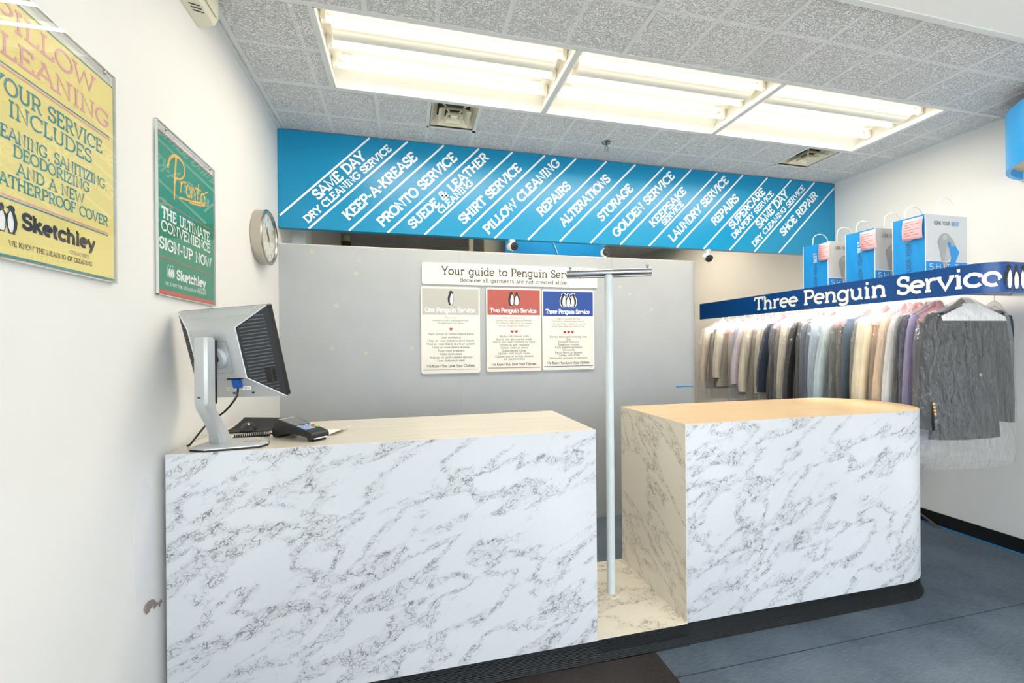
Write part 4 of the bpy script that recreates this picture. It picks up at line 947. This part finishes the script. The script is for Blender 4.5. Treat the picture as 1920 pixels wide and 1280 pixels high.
def key(s0, w0, mt):
    z = .072 - (s0 + .085) * sl_
    MB().box(s0 - .0045, w0 - .0065, z - .001, s0 + .0045, w0 + .0065, z + .003).build('key', mt, o, rel=False, bevel=.001)
kb = mat('key_blue', (168, 190, 222), .5)
for i in range(4):
    for j in range(3): key(.026 + .0135 * i, -.026 + .016 * j, kb)
for i, c in enumerate(((236, 236, 240), (214, 70, 52), (240, 200, 60), (70, 176, 92))): key(.026 + .0135 * i, .026, mat('key_color', c, .5))
MB().box(.098, -.028, .010, .1195, .028, .014).build('card_slot', mat('slot_white', (226, 228, 230), .4), o, rel=False)
MB().box(.080, -.03, 0, .112, .03, .006).build('front_foot', 'black', o, rel=False, bevel=.002)
o = thing('coiled_cord', 'black coiled cord running from the card terminal toward the monitor', 'cable', (-.58, 1.9, CT))
A0 = Vector((-.655, 1.862, CT + .013)); A1 = Vector((-.545, 1.912, CT + .013)); dd = (A1 - A0); L_ = dd.length; dd.normalize(); sd = dd.cross(Vector((0, 0, 1)))
hel = [A0 + dd * (L_ * k / 240) + sd * (.0085 * math.cos(k * 2 * math.pi / 14)) + Vector((0, 0, .0085 * math.sin(k * 2 * math.pi / 14))) for k in range(241)]
MB().tube(hel, .0026, 6).build('coil', 'matte_black', o, smooth=60)
MB().tube(smooth_path([A1, A1 + Vector((.02, .006, -.005)), (-.508, 1.918, CT + .006)]), .003, 8).build('straight_end', 'matte_black', o, smooth=60)
MB().tube(smooth_path([A0, A0 + Vector((-.015, -.006, -.008)), A0 + Vector((-.03, -.004, -.009))]), .003, 8).build('plug_end', 'matte_black', o, smooth=60)
# paper under the terminal
mb = MB(); rows = [(-.50, 1.985, 0), (-.42, 1.96, 0), (-.32, 1.93, .001), (-.295, 1.925, .004), (-.265, 1.935, .016)]
ra = [(x - .015, y - .055, CT + .0012 + z) for x, y, z in rows]; rb = [(x + .02, y + .055, CT + .0012 + z) for x, y, z in rows]
mb.loft([ra, rb], closed=False); ob = mb.build('paper_sheet', 'white_paper'); md = ob.modifiers.new('thick', 'SOLIDIFY'); md.thickness = .0008; md.offset = 1
tag(ob, 'white paper with a bent corner lying behind the card terminal', 'paper')
mb = MB(); rows = [(-.66, 1.955), (-.52, 1.97)]
mb.box(-.655, 1.925, CT + .0003, -.55, 1.985, CT + .004); tag(mb.build('notepad', 'white_paper'), 'flat white notepad between the mouse pad and the coiled cord', 'paper')
# mouse pad, mouse
mb = MB(); R0 = []
for k in range(13):
    u = k / 12; R0.append([(-.775 + .19 * v_ + .05 * u, 2.02 + .165 * u + .012 * v_, CT + .0015 + .034 * max(0, u - .35) ** 1.5 * (1 - .35 * v_) * 2.2) for v_ in [j / 12 for j in range(13)]])
mb.loft(R0, closed=False); ob = mb.build('mouse_pad', 'matte_black', smooth=60); md = ob.modifiers.new('thick', 'SOLIDIFY'); md.thickness = .004; md.offset = 1
tag(ob, 'black mouse pad curling up against the wall behind the monitor', 'mouse pad')
o = thing('computer_mouse', 'black computer mouse lying on the curled mouse pad', 'mouse', (-.672, 2.068, CT + .006), R(20))
rings = []
for k in range(9):
    u = k / 8; yy = -.052 + .104 * u; s_ = math.sin(math.pi * min(max(u, .06), .94)) ** .45; hh = .032 * math.sin(math.pi * (.12 + .72 * u)) 
    rings.append([(.031 * s_ * math.cos(R(a)), yy, max(0, hh * math.sin(R(a)))) for a in range(0, 181, 15)] + [(-.02 * s_, yy, 0), (.02 * s_, yy, 0)])
MB().loft(rings).build('shell', 'black', o, rel=False, smooth=60)
MB().cyl((-.004, -.028, .027), (.004, -.028, .027), .006, 12).build('scroll_wheel', 'silver', o, rel=False, smooth=40)

# ------------------------------------------------------------------ brown mat in front of the left counter
tag(MB().box(-.78, .35, .0005, 1.03, FY - .016, .006).build('floor_mat', 'mat'), 'dark brown ribbed mat on the floor along the left counter', 'mat')
mb = MB().box(1.03, 1.525, .0002, XR - .06, 1.528, .0009)
tag(mb.build('carpet_seam', mat('seam_dark', (40, 46, 54), .9)), 'dark straight seam in the blue grey carpet before the rounded counter', 'seam')

# ------------------------------------------------------------------ garment rack on the right
RX, RYC, RR = 2.9, 1.69, .13
Z0F, Z1F = 1.592, 1.750
def fpath(s):
    """point and outward normal at length s along the fascia; s = 0 where it starts to curve"""
    if s <= 0: return (RX, RYC - s, -1, 0)
    q = s / RR
    if q < math.pi / 2: return (RX + RR - RR * math.cos(q), RYC - RR * math.sin(q), -math.cos(q), -math.sin(q))
    return (RX + RR + (s - RR * math.pi / 2), RYC - RR, 0, -1)
SEND = RR * math.pi / 2 + (XR - RX - RR) - .002
ss = [-2.14, -1.5, -1.0, -.5] + [RR * math.pi / 2 * k / 20 for k in range(21)] + [SEND]
o = thing('garment_rack', 'wall-hung garment rack with a curved deep blue fascia reading Three Penguin Service', 'rack', (RX, 2.5, Z0F))
mb = MB(); fr_ = [fpath(s) for s in ss]
ringA = [(f[0], f[1]) for f in fr_]; ringB = [(f[0] - f[2] * .012, f[1] - f[3] * .012) for f in fr_]
mb.prism(ringA + ringB[::-1], Z0F, Z1F); mb.build('fascia', 'navy', o, smooth=30)
ffn = lambda s, t_, n=.0015: (lambda f: (f[0] + f[2] * n, f[1] + f[3] * n, t_))(fpath(s))
for s_, ya, yb, cap in (('Three', 3.112, 2.690, .116), ('Penguin', 2.636, 2.060, .116)):
    mb = MB(); text(mb, s_, ffn, RYC - ya, 1.622, cap, width=ya - yb, w=.155, track=.04, sw=.85); mb.build('lettering', 'white', o)
mb = MB(); text(mb, 'Service', ffn, RYC - 2.0, 1.622, .116, width=.462, w=.155, track=.04, sw=.85); mb.build('lettering', 'white', o)
penguins('emblem', o, lambda s, t_, n: ffn(s, t_, n), .248, 1.607, .130, ['s', 'f', 'm'], gap=.43, outline=False)
shelf = [(f[0] - f[2] * .013, f[1] - f[3] * .013) for f in fr_]
MB().prism(shelf + [(XR - .001, 3.83)], 1.698, 1.712).build('top_shelf', 'white', o)
mb = MB(); mb.tube([(3.13, 3.84, 1.640), (3.13, 1.72, 1.640)], .011, 12); mb.tube([(3.13, 1.935, 1.640), (XR - .002, 1.935, 1.640)], .011, 12)
mb.build('hanging_rail', 'chrome', o, smooth=50)
mb = MB()
for (x, y) in ((3.13, 3.6), (3.13, 2.9), (3.13, 2.26), (3.4, 1.935)): mb.cyl((x, y, 1.648), (x, y, 1.70), .006, 8)
mb.build('rail_hanger', 'steel', o)
ZT = 1.672
lt = thing('strip_light', 'lit fluorescent strip light tucked behind the blue rack fascia', 'light', (2.975, 2.8, 1.698))
for ya, yb in ((1.98, 3.18), (3.22, 3.80)):
    MB().box(2.95, ya, 1.685, 3.0, yb, 1.698).build('batten', 'enamel', lt)
    MB().cyl((2.975, ya + .02, ZT), (2.975, yb - .02, ZT), .011, 12).build('tube', 'rack_tube', lt, smooth=40)

# ------------------------------------------------------------------ garments
def fold(a, z, seed, amp):
    return amp * (math.sin(3 * a + seed + z * 3) + .6 * math.sin(7 * a - seed * 1.7 + z * 9) + .4 * math.sin(11 * a + z * 17 + seed))
FABRIC = {}
def fabric(rgb, flecked=False):
    k = (rgb, flecked)
    if k not in FABRIC:
        m_ = mat('fabric', rgb, .8, spec=.2, bump=.25, bscale=24, vary=.06, vscale=14)
        if flecked:
            q = NT(m_); tc = q.n('ShaderNodeTexCoord'); n_ = q.n('ShaderNodeTexNoise', Scale=160.0, Detail=2.0); q.l(tc.outputs['Object'], n_.inputs['Vector'])
            q.l(q.mix(q.rng(n_.outputs['Fac'], .5, .62), lin(rgb), lin((150, 140, 144))), q.b.inputs['Base Color'])
        FABRIC[k] = m_
    return FABRIC[k]
def garment(name, label, cat, x, y, rgb, kind, length, cape, seed, wd=.2, yaw=0.0, dp=.024, flecked=False, film_extra=.12, depth_film=.034, set_splay=None):
    o = thing(name, label, cat, (x, y, 1.651), 0.0, 'cleaned clothes hanging in plastic on the rack')
    o.rotation_euler = (0, 0, yaw); rnd = random.Random(seed); fm = fabric(rgb, flecked); splay = rnd.uniform(.045, .125) if kind != 'trousers' else .05; flare = rnd.uniform(-.1, .18)
    if set_splay is not None: splay, flare = set_splay, 0.0
    N = 36
    def ring(z, hw, hd, amp, cx=0, cy=0, n=N): 
        return [(cx + (hw + fold(2 * math.pi * j / n, z, seed, amp)) * math.cos(2 * math.pi * j / n), cy + (hd + fold(2 * math.pi * j / n, z, seed + 2, min(amp * .8, dp * .09))) * math.sin(2 * math.pi * j / n), z) for j in range(n)]
    sleeved = kind in ('jacket', 'shirt')
    if sleeved:
        prof = [(-.115, .045, .7), (-.125, .08, .9), (-.150, .72 * wd, 1.0), (-.175, .9 * wd, 1.05), (-.25, .92 * wd, 1.1), (-.40, .86 * wd, 1.1), (-.55, .90 * wd, 1.1), (-length + .02, (1.0 + flare) * wd, 1.1), (-length, (1.0 + flare) * wd, 1.05)]
    elif kind == 'trousers':
        prof = [(-.165, .80 * wd, .5), (-.175, .84 * wd, .8), (-.30, .86 * wd, .9), (-.5, .88 * wd, .9), (-length, .86 * wd, .8)]
    else:                                                              # skirt, dress or loose drape
        prof = [(-.12, .05, .6), (-.15, .55 * wd, .9), (-.25, .62 * wd, 1.0), (-.45, .85 * wd, 1.1), (-length, 1.1 * wd, 1.15)]
    rows = []
    for i in range(len(prof) - 1):
        for k in range(4):
            u = k / 4; a, b = prof[i], prof[i + 1]
            z = a[0] + (b[0] - a[0]) * u
            rows.append(ring(z, a[1] + (b[1] - a[1]) * u, dp * (a[2] + (b[2] - a[2]) * u), .0026 + .0048 * min(1, max(0, -z - .15))))
    rows.append(ring(prof[-1][0], prof[-1][1], dp * prof[-1][2], .0055))
    MB().loft(rows).build({'jacket': 'jacket_body', 'shirt': 'shirt_body', 'trousers': 'trouser_legs'}.get(kind, 'drape'), fm, o, rel=False, smooth=70)
    if sleeved:
        for sg in (-1, 1):
            rr = []; lean = rnd.uniform(-.006, .006); sl = (length - .17) * rnd.uniform(.86, .96)
            for k in range(15):
                u = k / 14; z = -.148 - sl * u
                cx = sg * (.86 * wd + splay * math.sin(u * 1.6) - .012 * u); r_ = (.050 - .014 * u) * (min(1, .45 + u * 5))
                rr.append([(cx + (r_ + fold(a, z, seed + sg, .0042)) * math.cos(a), lean * u - .002 + (dp * 1.02 + fold(a, z, seed + 3, min(.0026, dp * .07))) * math.sin(a), z) for a in [2 * math.pi * j / 18 for j in range(18)]])
            MB().loft(rr).build('sleeve', fm, o, rel=False, smooth=70)
    # wire hanger
    mb = MB(); hk = [(0, 0, -.085)] + [(.0, 0, -.03)] + [(.013 * math.sin(R(a)) , 0, .001 - .0135 + .013 + .0135 * math.cos(R(a)) - .0003) for a in (110, 80, 50, 20, -10, -40, -70, -100)]
    mb.tube(hk, .0014, 6); mb.tube([(-.19, 0, -.165), (0, 0, -.085), (.19, 0, -.165), (-.19, 0, -.165)], .0014, 6)
    mb.build('wire_hanger', 'steel', o, rel=False, smooth=60)
    if cape:
        cm = 'pink_paper' if cape == 'p' else 'white_paper'; zc = -.195 + rnd.uniform(-.012, .012); cw = wd * rnd.uniform(.84, .96)
        mb = MB(); d1 = dp * 1.24
        for sy in (-1, 1): mb.poly([(-.025, sy * .004, -.062), (-.035, sy * d1 * .72, -.095), (-cw, sy * d1 * .85, -.168), (-cw, sy * d1, zc), (cw, sy * d1, zc), (cw, sy * d1 * .85, -.168), (.035, sy * d1 * .72, -.095), (.025, sy * .004, -.062)])
        mb.build('shoulder_paper', cm, o, rel=False)
    # plastic cover
    N2 = 64; fl = length + film_extra; pr = [(-.055, .012, .2), (-.075, .05, .5), (-.12, .6 * wd + .02, .8), (-.165, wd + .055, .95), (-.30, wd + .055 + splay * .5, 1.0), (-.5, wd + .035 + splay * .9, 1.0), (-fl * .9, wd + .03 + splay, 1.0), (-fl, wd + .02 + splay, .9)]
    rows = []
    for i in range(len(pr) - 1):
        for k in range(8):
            u = k / 8; a, b = pr[i], pr[i + 1]; z = a[0] + (b[0] - a[0]) * u; amp = .006
            hw, hd = a[1] + (b[1] - a[1]) * u, depth_film * (a[2] + (b[2] - a[2]) * u)
            rows.append([((hw + fold(t_, z, seed + 5, amp)) * math.cos(t_), (hd + fold(t_ * 1.0, z * 1.3, seed + 9, min(.0022, depth_film * .05)) - depth_film * .22 * abs(noise.noise((math.cos(t_) * 4 + seed, z * 3.2 + math.sin(t_), seed * .3)))) * math.sin(t_), z) for t_ in [2 * math.pi * j / N2 for j in range(N2)]])
    MB().loft(rows, True, False).build('plastic_cover', 'film', o, rel=False, smooth=80)
    return o

GAR = [  # y, colour, kind, length, cape, name, label, width
 ('shirt', 'cream shirt in plastic, first on the rail beside the partition', 'shirt', (222, 208, 188), 'shirt', .76, 'w', .20),
 ('trousers', 'narrow black trousers in plastic near the partition end of the rail', 'trousers', (24, 24, 28), 'trousers', .74, None, .21),
 ('blouse', 'ivory blouse in plastic just after the narrow black trousers', 'shirt', (218, 208, 188), 'shirt', .72, 'p', .205),
 ('trousers', 'short beige folded trousers over a hanger in plastic', 'trousers', (212, 196, 172), 'trousers', .50, 'p', .215),
 ('shirt', 'grey blue shirt with a crossed hem in plastic, far part of rail', 'shirt', (150, 162, 186), 'shirt', .78, 'w', .20),
 ('shirt', 'pale mauve shirt in plastic next to the grey blue one', 'shirt', (196, 182, 190), 'shirt', .72, 'p', .20),
 ('shirt', 'beige striped shirt in plastic before the navy jacket', 'shirt', (206, 196, 176), 'shirt', .80, 'p', .20),
 ('trousers', 'light grey trousers in plastic between two beige shirts', 'trousers', (176, 176, 172), 'trousers', .80, None, .215),
 ('shirt', 'cream shirt in plastic touching the navy jacket', 'shirt', (224, 212, 190), 'shirt', .82, 'w', .20),
 ('jacket', 'dark navy jacket in shiny plastic, middle of the far rail', 'jacket', (38, 46, 62), 'jacket', .82, 'p', .20),
 ('trousers', 'slate grey trousers in plastic right after the navy jacket', 'trousers', (84, 92, 104), 'trousers', .82, 'p', .21),
 ('shirt', 'stone beige shirt in plastic with a wide tail by the black coat', 'shirt', (214, 204, 186), 'shirt', .82, 'w', .205),
 ('coat', 'black coat in crumpled shiny plastic, middle of the rail', 'jacket', (32, 31, 32), 'jacket', .86, None, .205),
 ('jacket', 'mottled grey jacket in crinkled plastic after the black coat', 'jacket', (96, 104, 116), 'jacket', .84, 'w', .20),
 ('shirt', 'light blue shirt in plastic, middle of the rail', 'shirt', (176, 194, 216), 'shirt', .84, 'p', .20),
 ('shirt', 'pale grey blue shirt in plastic following the light blue one', 'shirt', (186, 202, 208), 'shirt', .84, 'w', .20),
 ('skirt', 'slim cream skirt in plastic before a dark flecked dress', 'drape', (222, 210, 192), 'trousers', .82, 'w', .215),
 ('dress', 'dark flecked dress in plastic, narrow strip beside slate jacket', 'dress', (52, 48, 52), 'trousers', .86, 'p', .22),
 ('jacket', 'slate blue jacket in plastic left of the long ivory dress', 'jacket', (86, 104, 122), 'jacket', .88, None, .21),
 ('dress', 'long ivory dress in plastic, widest pale garment on the rail', 'dress', (232, 222, 196), 'jacket', .95, 'p', .235),
 ('shirt', 'peach cream shirt in plastic beside the long ivory dress', 'shirt', (232, 208, 182), 'shirt', .88, 'p', .20),
 ('shirt', 'white shirt in plastic between peach and lavender shirts', 'shirt', (228, 230, 232), 'shirt', .88, 'p', .205),
 ('jacket', 'dark slate jacket sleeve in plastic behind the lavender shirt', 'jacket', (70, 80, 92), 'jacket', .80, 'w', .215),
 ('shirt', 'lavender shirt in plastic just behind the charcoal blazer', 'shirt', (172, 166, 206), 'shirt', .90, 'p', .215),
]
GY = [3.774, 3.688, 3.579, 3.476, 3.36, 3.296, 3.229, 3.158, 3.094, 3.007, 2.908, 2.837, 2.745, 2.657, 2.573, 2.487, 2.428, 2.386, 2.333, 2.206, 2.096, 2.037, 1.98, 1.937]
NM = {'trousers': 'hanging_trousers', 'shirt': 'hanging_shirt', 'blouse': 'hanging_blouse', 'jacket': 'hanging_jacket', 'coat': 'hanging_coat', 'skirt': 'hanging_skirt', 'dress': 'hanging_dress'}
for i, (cat, label, _, rgb, kind, ln, cape, wd) in enumerate(GAR):
    y = GY[i]; gap = min(GY[i - 1] - y if i else .09, y - GY[i + 1] if i + 1 < len(GAR) else .06)
    dp = gap * (.35 if kind != 'trousers' else .31)
    garment(NM[cat], label, cat, 3.13, y, rgb, kind, ln, cape, 11 + 7 * i, wd, 0.0, dp=dp, depth_film=gap * .44, flecked='flecked' in label)
o = garment('hanging_blazer', 'large charcoal blazer with brass buttons and white shoulder paper in plastic, nearest on rail', 'blazer', 3.118, 1.80, (30, 33, 40), 'jacket', .865, 'w', 77, .245, R(-4), dp=.040, film_extra=.17, depth_film=.080, set_splay=.075)
HERO = o
mb = MB()
for k in range(4): mb.lathe([(.001, -.006), (.008, -.004), (.009, 0), (.007, .003)], (-.288 + .003 * k, -.047, -.655 - .019 * k), 12, 'y')
mb.build('cuff_buttons', 'brass', o, rel=False, smooth=50)
MB().lathe([(.001, -.007), (.010, -.004), (.011, 0), (.008, .003)], (.03, -.050, -.50), 14, 'y').build('front_button', 'brass', o, rel=False, smooth=50)
mb = MB()
mb.poly([(-.09, -.053, -.205), (-.02, -.056, -.205), (.03, -.057, -.47), (.0, -.057, -.44), (-.10, -.056, -.30), (-.075, -.056, -.27)])
mb.poly([(.11, -.053, -.205), (.05, -.056, -.205), (.035, -.057, -.46), (.06, -.057, -.42), (.13, -.056, -.30), (.105, -.056, -.27)])
lp = mb.build('lapel', fabric((14, 16, 20)), o, rel=False); md = lp.modifiers.new('thick', 'SOLIDIFY'); md.thickness = .003
garment('hanging_jacket', 'dark blue jacket in plastic at the frame edge beyond the charcoal blazer', 'jacket', 3.61, 1.935, (54, 62, 76), 'jacket', .70, None, 91, .105, 0.0, dp=.03, depth_film=.04, set_splay=.02)

# ------------------------------------------------------------------ paper carrier bags on the rack
BAGPRINT = lin
def carrier_bag(label, x, y, d_, w_, h, yaw, note):
    o = thing('paper_bag', label, 'bag', (x, y, 1.7125), 0.0, 'paper bags on the garment rack'); o.rotation_euler = (0, 0, yaw)
    mb = MB(); mb.mi = 0
    crease = .006
    # left and right gussets pinched at the centre, front and back panels
    mb.mi = 1
    for y_ in (0, d_): mb.quad((0, y_, .10), (w_, y_, .10), (w_, y_, h), (0, y_, h))
    mb.mi = 0
    for y_ in (0, d_): mb.quad((0, y_, 0), (w_, y_, 0), (w_, y_, .10), (0, y_, .10))
    for x_, sg in ((0, 1), (w_, -1)):
        mb.quad((x_, 0, 0), (x_, d_ / 2, 0), (x_ + sg * crease, d_ / 2, h), (x_, 0, h)); mb.quad((x_, d_ / 2, 0), (x_, d_, 0), (x_, d_, h), (x_ + sg * crease, d_ / 2, h))
    mb.quad((0, 0, .001), (w_, 0, .001), (w_, d_, .001), (0, d_, .001))
    mb.build('bag_body', ['bag_blue', 'bag_grey'], o, rel=False)
    mb = MB()
    for a, b in (((0, 0, 0), (0, 0, h)), ((0, d_, 0), (0, d_, h)), ((0, 0, .10), (w_, 0, .10))): mb.tube([a, b], .0022, 6)
    mb.build('edge_piping', 'white', o, rel=False)
    ff = lambda s, t_, n=.0015: (s, -n, t_)
    sf = lambda s, t_, n=.0045: (-n, s, t_)
    sd_ = lambda s, t_, n=.003: (-n, d_ - s, t_)
    mb = MB(); text(mb, 'LOOK YOUR ', ff, w_ * .20, h * .84, .024, w=.09, serif=False, width=w_ * .40, track=.1); mb.build('lettering', 'print_dark', o, rel=False)
    mb = MB(); text(mb, 'BEST', ff, w_ * .62, h * .84, .024, w=.13, serif=False, width=w_ * .19, track=.1); mb.build('lettering', 'bag_blue', o, rel=False)
    mb = MB(); text(mb, 'SHIRTS', ff, w_ * .08, .048, .038, w=.10, serif=False, width=w_ * .86, track=.28); mb.build('lettering', 'white', o, rel=False)
    # vertical wording on the blue gusset: reads upwards
    up = lambda s, t_, n=.003: (-n, d_ * .42 + t_, s)
    mb = MB(); text(mb, 'LOOK YOUR', up, h * .13, 0, .026, w=.09, serif=False, width=h * .46, track=.1); mb.build('lettering', 'print_dark', o, rel=False)
    mb = MB(); text(mb, 'BEST', up, h * .62, 0, .026, w=.14, serif=False, width=h * .2, track=.1); mb.build('lettering', 'white', o, rel=False)
    # printed shirt and tie
    k = w_; mb = MB()
    body = [(.30, .60), (.36, .66), (.42, .70), (.52, .70), (.58, .66), (.66, .60), (.72, .50), (.62, .34), (.54, .30), (.50, .18), (.42, .155), (.38, .30), (.33, .46), (.29, .55)]
    mb.poly([ff(p[0] * k, p[1] * h * 1.02) for p in body]); mb.build('printed_shirt', 'print_grey', o, rel=False)
    mb = MB(); mb.poly([ff(p[0] * k, p[1] * h * 1.02, .0018) for p in [(.40, .645), (.45, .68), (.52, .66), (.49, .60), (.42, .60)]]); mb.poly([ff(p[0] * k, p[1] * h * 1.02, .0018) for p in [(.50, .20), (.53, .28), (.59, .33), (.56, .42), (.5, .5), (.47, .4), (.44, .3)]])
    mb.build('printed_fold', mat('print_mid_grey', (190, 190, 190), .5), o, rel=False)
    mb = MB(); mb.poly([ff(p[0] * k, p[1] * h * 1.02, .0022) for p in [(.52, .56), (.56, .575), (.60, .555), (.60, .51), (.66, .50), (.70, .52), (.80, .42), (.72, .28), (.62, .10), (.54, .18), (.62, .34), (.58, .38), (.57, .48), (.53, .50)]])
    mb.build('printed_tie', 'bag_blue', o, rel=False)
    for y_ in (.004, d_ - .004):
        mb = MB(); c_ = w_ / 2; mb.tube([(c_ - .07, y_, h - .03), (c_ - .072, y_, h + .03)] + [(c_ + .07 * math.cos(R(a)), y_, h + .055 + .05 * math.sin(R(a))) for a in range(170, 9, -16)] + [(c_ + .072, y_, h + .03), (c_ + .07, y_, h - .03)], .0028, 8)
        mb.build('handle', 'white_paper', o, rel=False, smooth=60)
    # stapled pink slip
    mb = MB(); a0, wid, hgt, tilt = note; rws = []
    for q in range(8):
        u = q / 7; zc = h - .012 - hgt * u; off = -.006 - .010 * math.sin(u * 2.6)
        ymid = d_ * a0 + tilt * u
        rws.append([(off, ymid + wid / 2 + .0 * u, zc + .006 * tilt), (off - .001, ymid, zc), (off, ymid - wid / 2, zc - .02 * tilt)])
    mb.loft(rws, closed=False)
    ob = mb.build('receipt_slip', 'pink_paper', o, rel=False, smooth=60); md = ob.modifiers.new('thick', 'SOLIDIFY'); md.thickness = .0006
    mb = MB()
    for q in range(6):
        u = (q + 1.2) / 8; zc = h - .012 - hgt * u; ymid = d_ * a0 + tilt * u; off = -.0085 - .010 * math.sin(u * 2.6)
        mb.quad((off, ymid + wid * .38, zc), (off, ymid - wid * (.36 if q % 2 else .1), zc), (off, ymid - wid * (.36 if q % 2 else .1), zc - .0022), (off, ymid + wid * .38, zc - .0022))
    mb.build('receipt_print', mat('slip_ink', (150, 96, 100), .6), o, rel=False)
carrier_bag('blue and white paper bag nearest, its printed shirt and tie fully shown', 2.925, 1.868, .172, .335, .372, 0, (.34, .105, .125, .0))
carrier_bag('blue and white paper bag standing in the middle of the three', 2.95, 2.165, .190, .320, .372, 0, (.20, .10, .125, -.012))
carrier_bag('blue and white paper bag farthest along the rack, by the blue header', 2.955, 2.490, .200, .320, .365, 0, (.10, .085, .125, .0))

# ------------------------------------------------------------------ blue rounded hood on the right wall
o = thing('wall_hood', 'blue rounded hood on the right wall at the frame edge', 'hood', (XR, 1.4, 2.354))
out_ = [(XR - .001 + .49 * math.cos(R(a)), 1.40 + .49 * math.sin(R(a))) for a in range(90, 271, 5)]
inn_ = [(XR - .001 + .47 * math.cos(R(a)), 1.40 + .47 * math.sin(R(a))) for a in range(270, 89, -5)]
MB().prism(out_ + inn_, 2.354, 2.69).build('shell', 'blue_pale', o, smooth=30)
MB().prism([(XR - .001 + .47 * math.cos(R(a)), 1.40 + .47 * math.sin(R(a))) for a in range(90, 271, 5)], 2.40, 2.41).build('soffit_panel', mat('tan_panel', (206, 186, 156), .6), o)

# ------------------------------------------------------------------ security cameras
def cctv(label, p, mount, aim):
    """p = body centre; mount = 'up' (hung), 'down' (standing) or 'back'"""
    o = thing('security_camera', label, 'camera', p, group='small white security cameras'); P_ = Vector(p)
    a = Vector(aim).normalized(); 
    def rg(d_, r_): 
        u_ = a.cross(Vector((0, 0, 1))).normalized(); v_ = u_.cross(a)
        return [tuple(P_ + a * d_ + u_ * (r_ * math.cos(R(q))) + v_ * (r_ * math.sin(R(q)))) for q in range(0, 360, 15)]
    MB().loft([rg(-.042, .010), rg(-.040, .022), rg(-.030, .030), rg(.02, .0335), rg(.036, .0325), rg(.038, .0318)]).build('body', 'white', o, smooth=40)
    MB().loft([rg(.036, .0315), rg(.0395, .0312), rg(.0405, .029)]).build('front_face', 'black', o, smooth=40)
    MB().loft([rg(.0402, .012), rg(.043, .011), rg(.0435, .008)]).build('lens', mat('lens_glass', (40, 40, 50), .08), o, smooth=40)
    mb = MB(); zt_ = {'up': 2.127, 'down': 2.026}.get(mount, None)
    if mount == 'up':
        mb.lathe([(.026, 0), (.026, -.006), (.012, -.012), (.010, zt_ and (P_.z + .024 - zt_))], (P_.x, P_.y, zt_), 18)
    elif mount == 'down':
        mb.lathe([(.024, 0), (.024, .005), (.012, .010), (.010, P_.z - .028 - zt_)], (P_.x, P_.y, zt_), 18)
    mb.build('mount', 'white', o, smooth=40)
cctv('white security camera hanging under the header, left of the other two', (.757, 3.122, 2.081), 'up', (.30, -1, -.22))
cctv('white security camera standing on top of the grey partition', (1.532, 3.165, 2.078), 'down', (-.15, -1, -.12))
cctv('white security camera hanging under the header past the rounded partition end', (2.44, 3.118, 2.068), 'up', (-.25, -1, -.55))

# ------------------------------------------------------------------ things beyond the partition
o = thing('rear_sign_panel', 'blue panel hanging behind the gap between header and partition', 'panel', (1.38, 3.9, 1.9))
MB().box(.885, 3.90, 1.95, 1.885, 3.94, 2.776).build('board', 'blue_pale', o)
MB().tube(smooth_path([(1.30, 3.895, 2.40), (1.36, 3.895, 2.30), (1.40, 3.895, 2.2), (1.44, 3.895, 2.1)]), .004, 6).build('white_wire', 'white', o)
struct(MB().box(.715, 4.08, 0, .89, 4.3, ZC).build('pillar', 'rear_wall'))
struct(MB().box(.56, 4.0, 0, .60, 4.04, ZC).build('pillar_post', 'rear_wall'))
tag(MB().box(XL + .0005, 3.42, 0, XL + .10, 3.62, ZC - .01).build('wall_duct', 'white'), 'white boxed duct on the left wall behind the partition', 'duct')
o = thing('wall_pipe', 'cream vertical pipe on the far left wall behind the partition', 'pipe', (XL + .06, 5.9, 0))
MB().cyl((XL + .06, 5.9, 0), (XL + .06, 5.9, ZC - .004), .045, 16).build('pipe', 'rear_wall', o, smooth=40)
MB().cyl((XL + .06, 5.9, 2.62), (XL + .06, 5.9, 2.70), .055, 16).build('coupling', mat('dark_coupling', (90, 76, 66), .6), o, smooth=40)
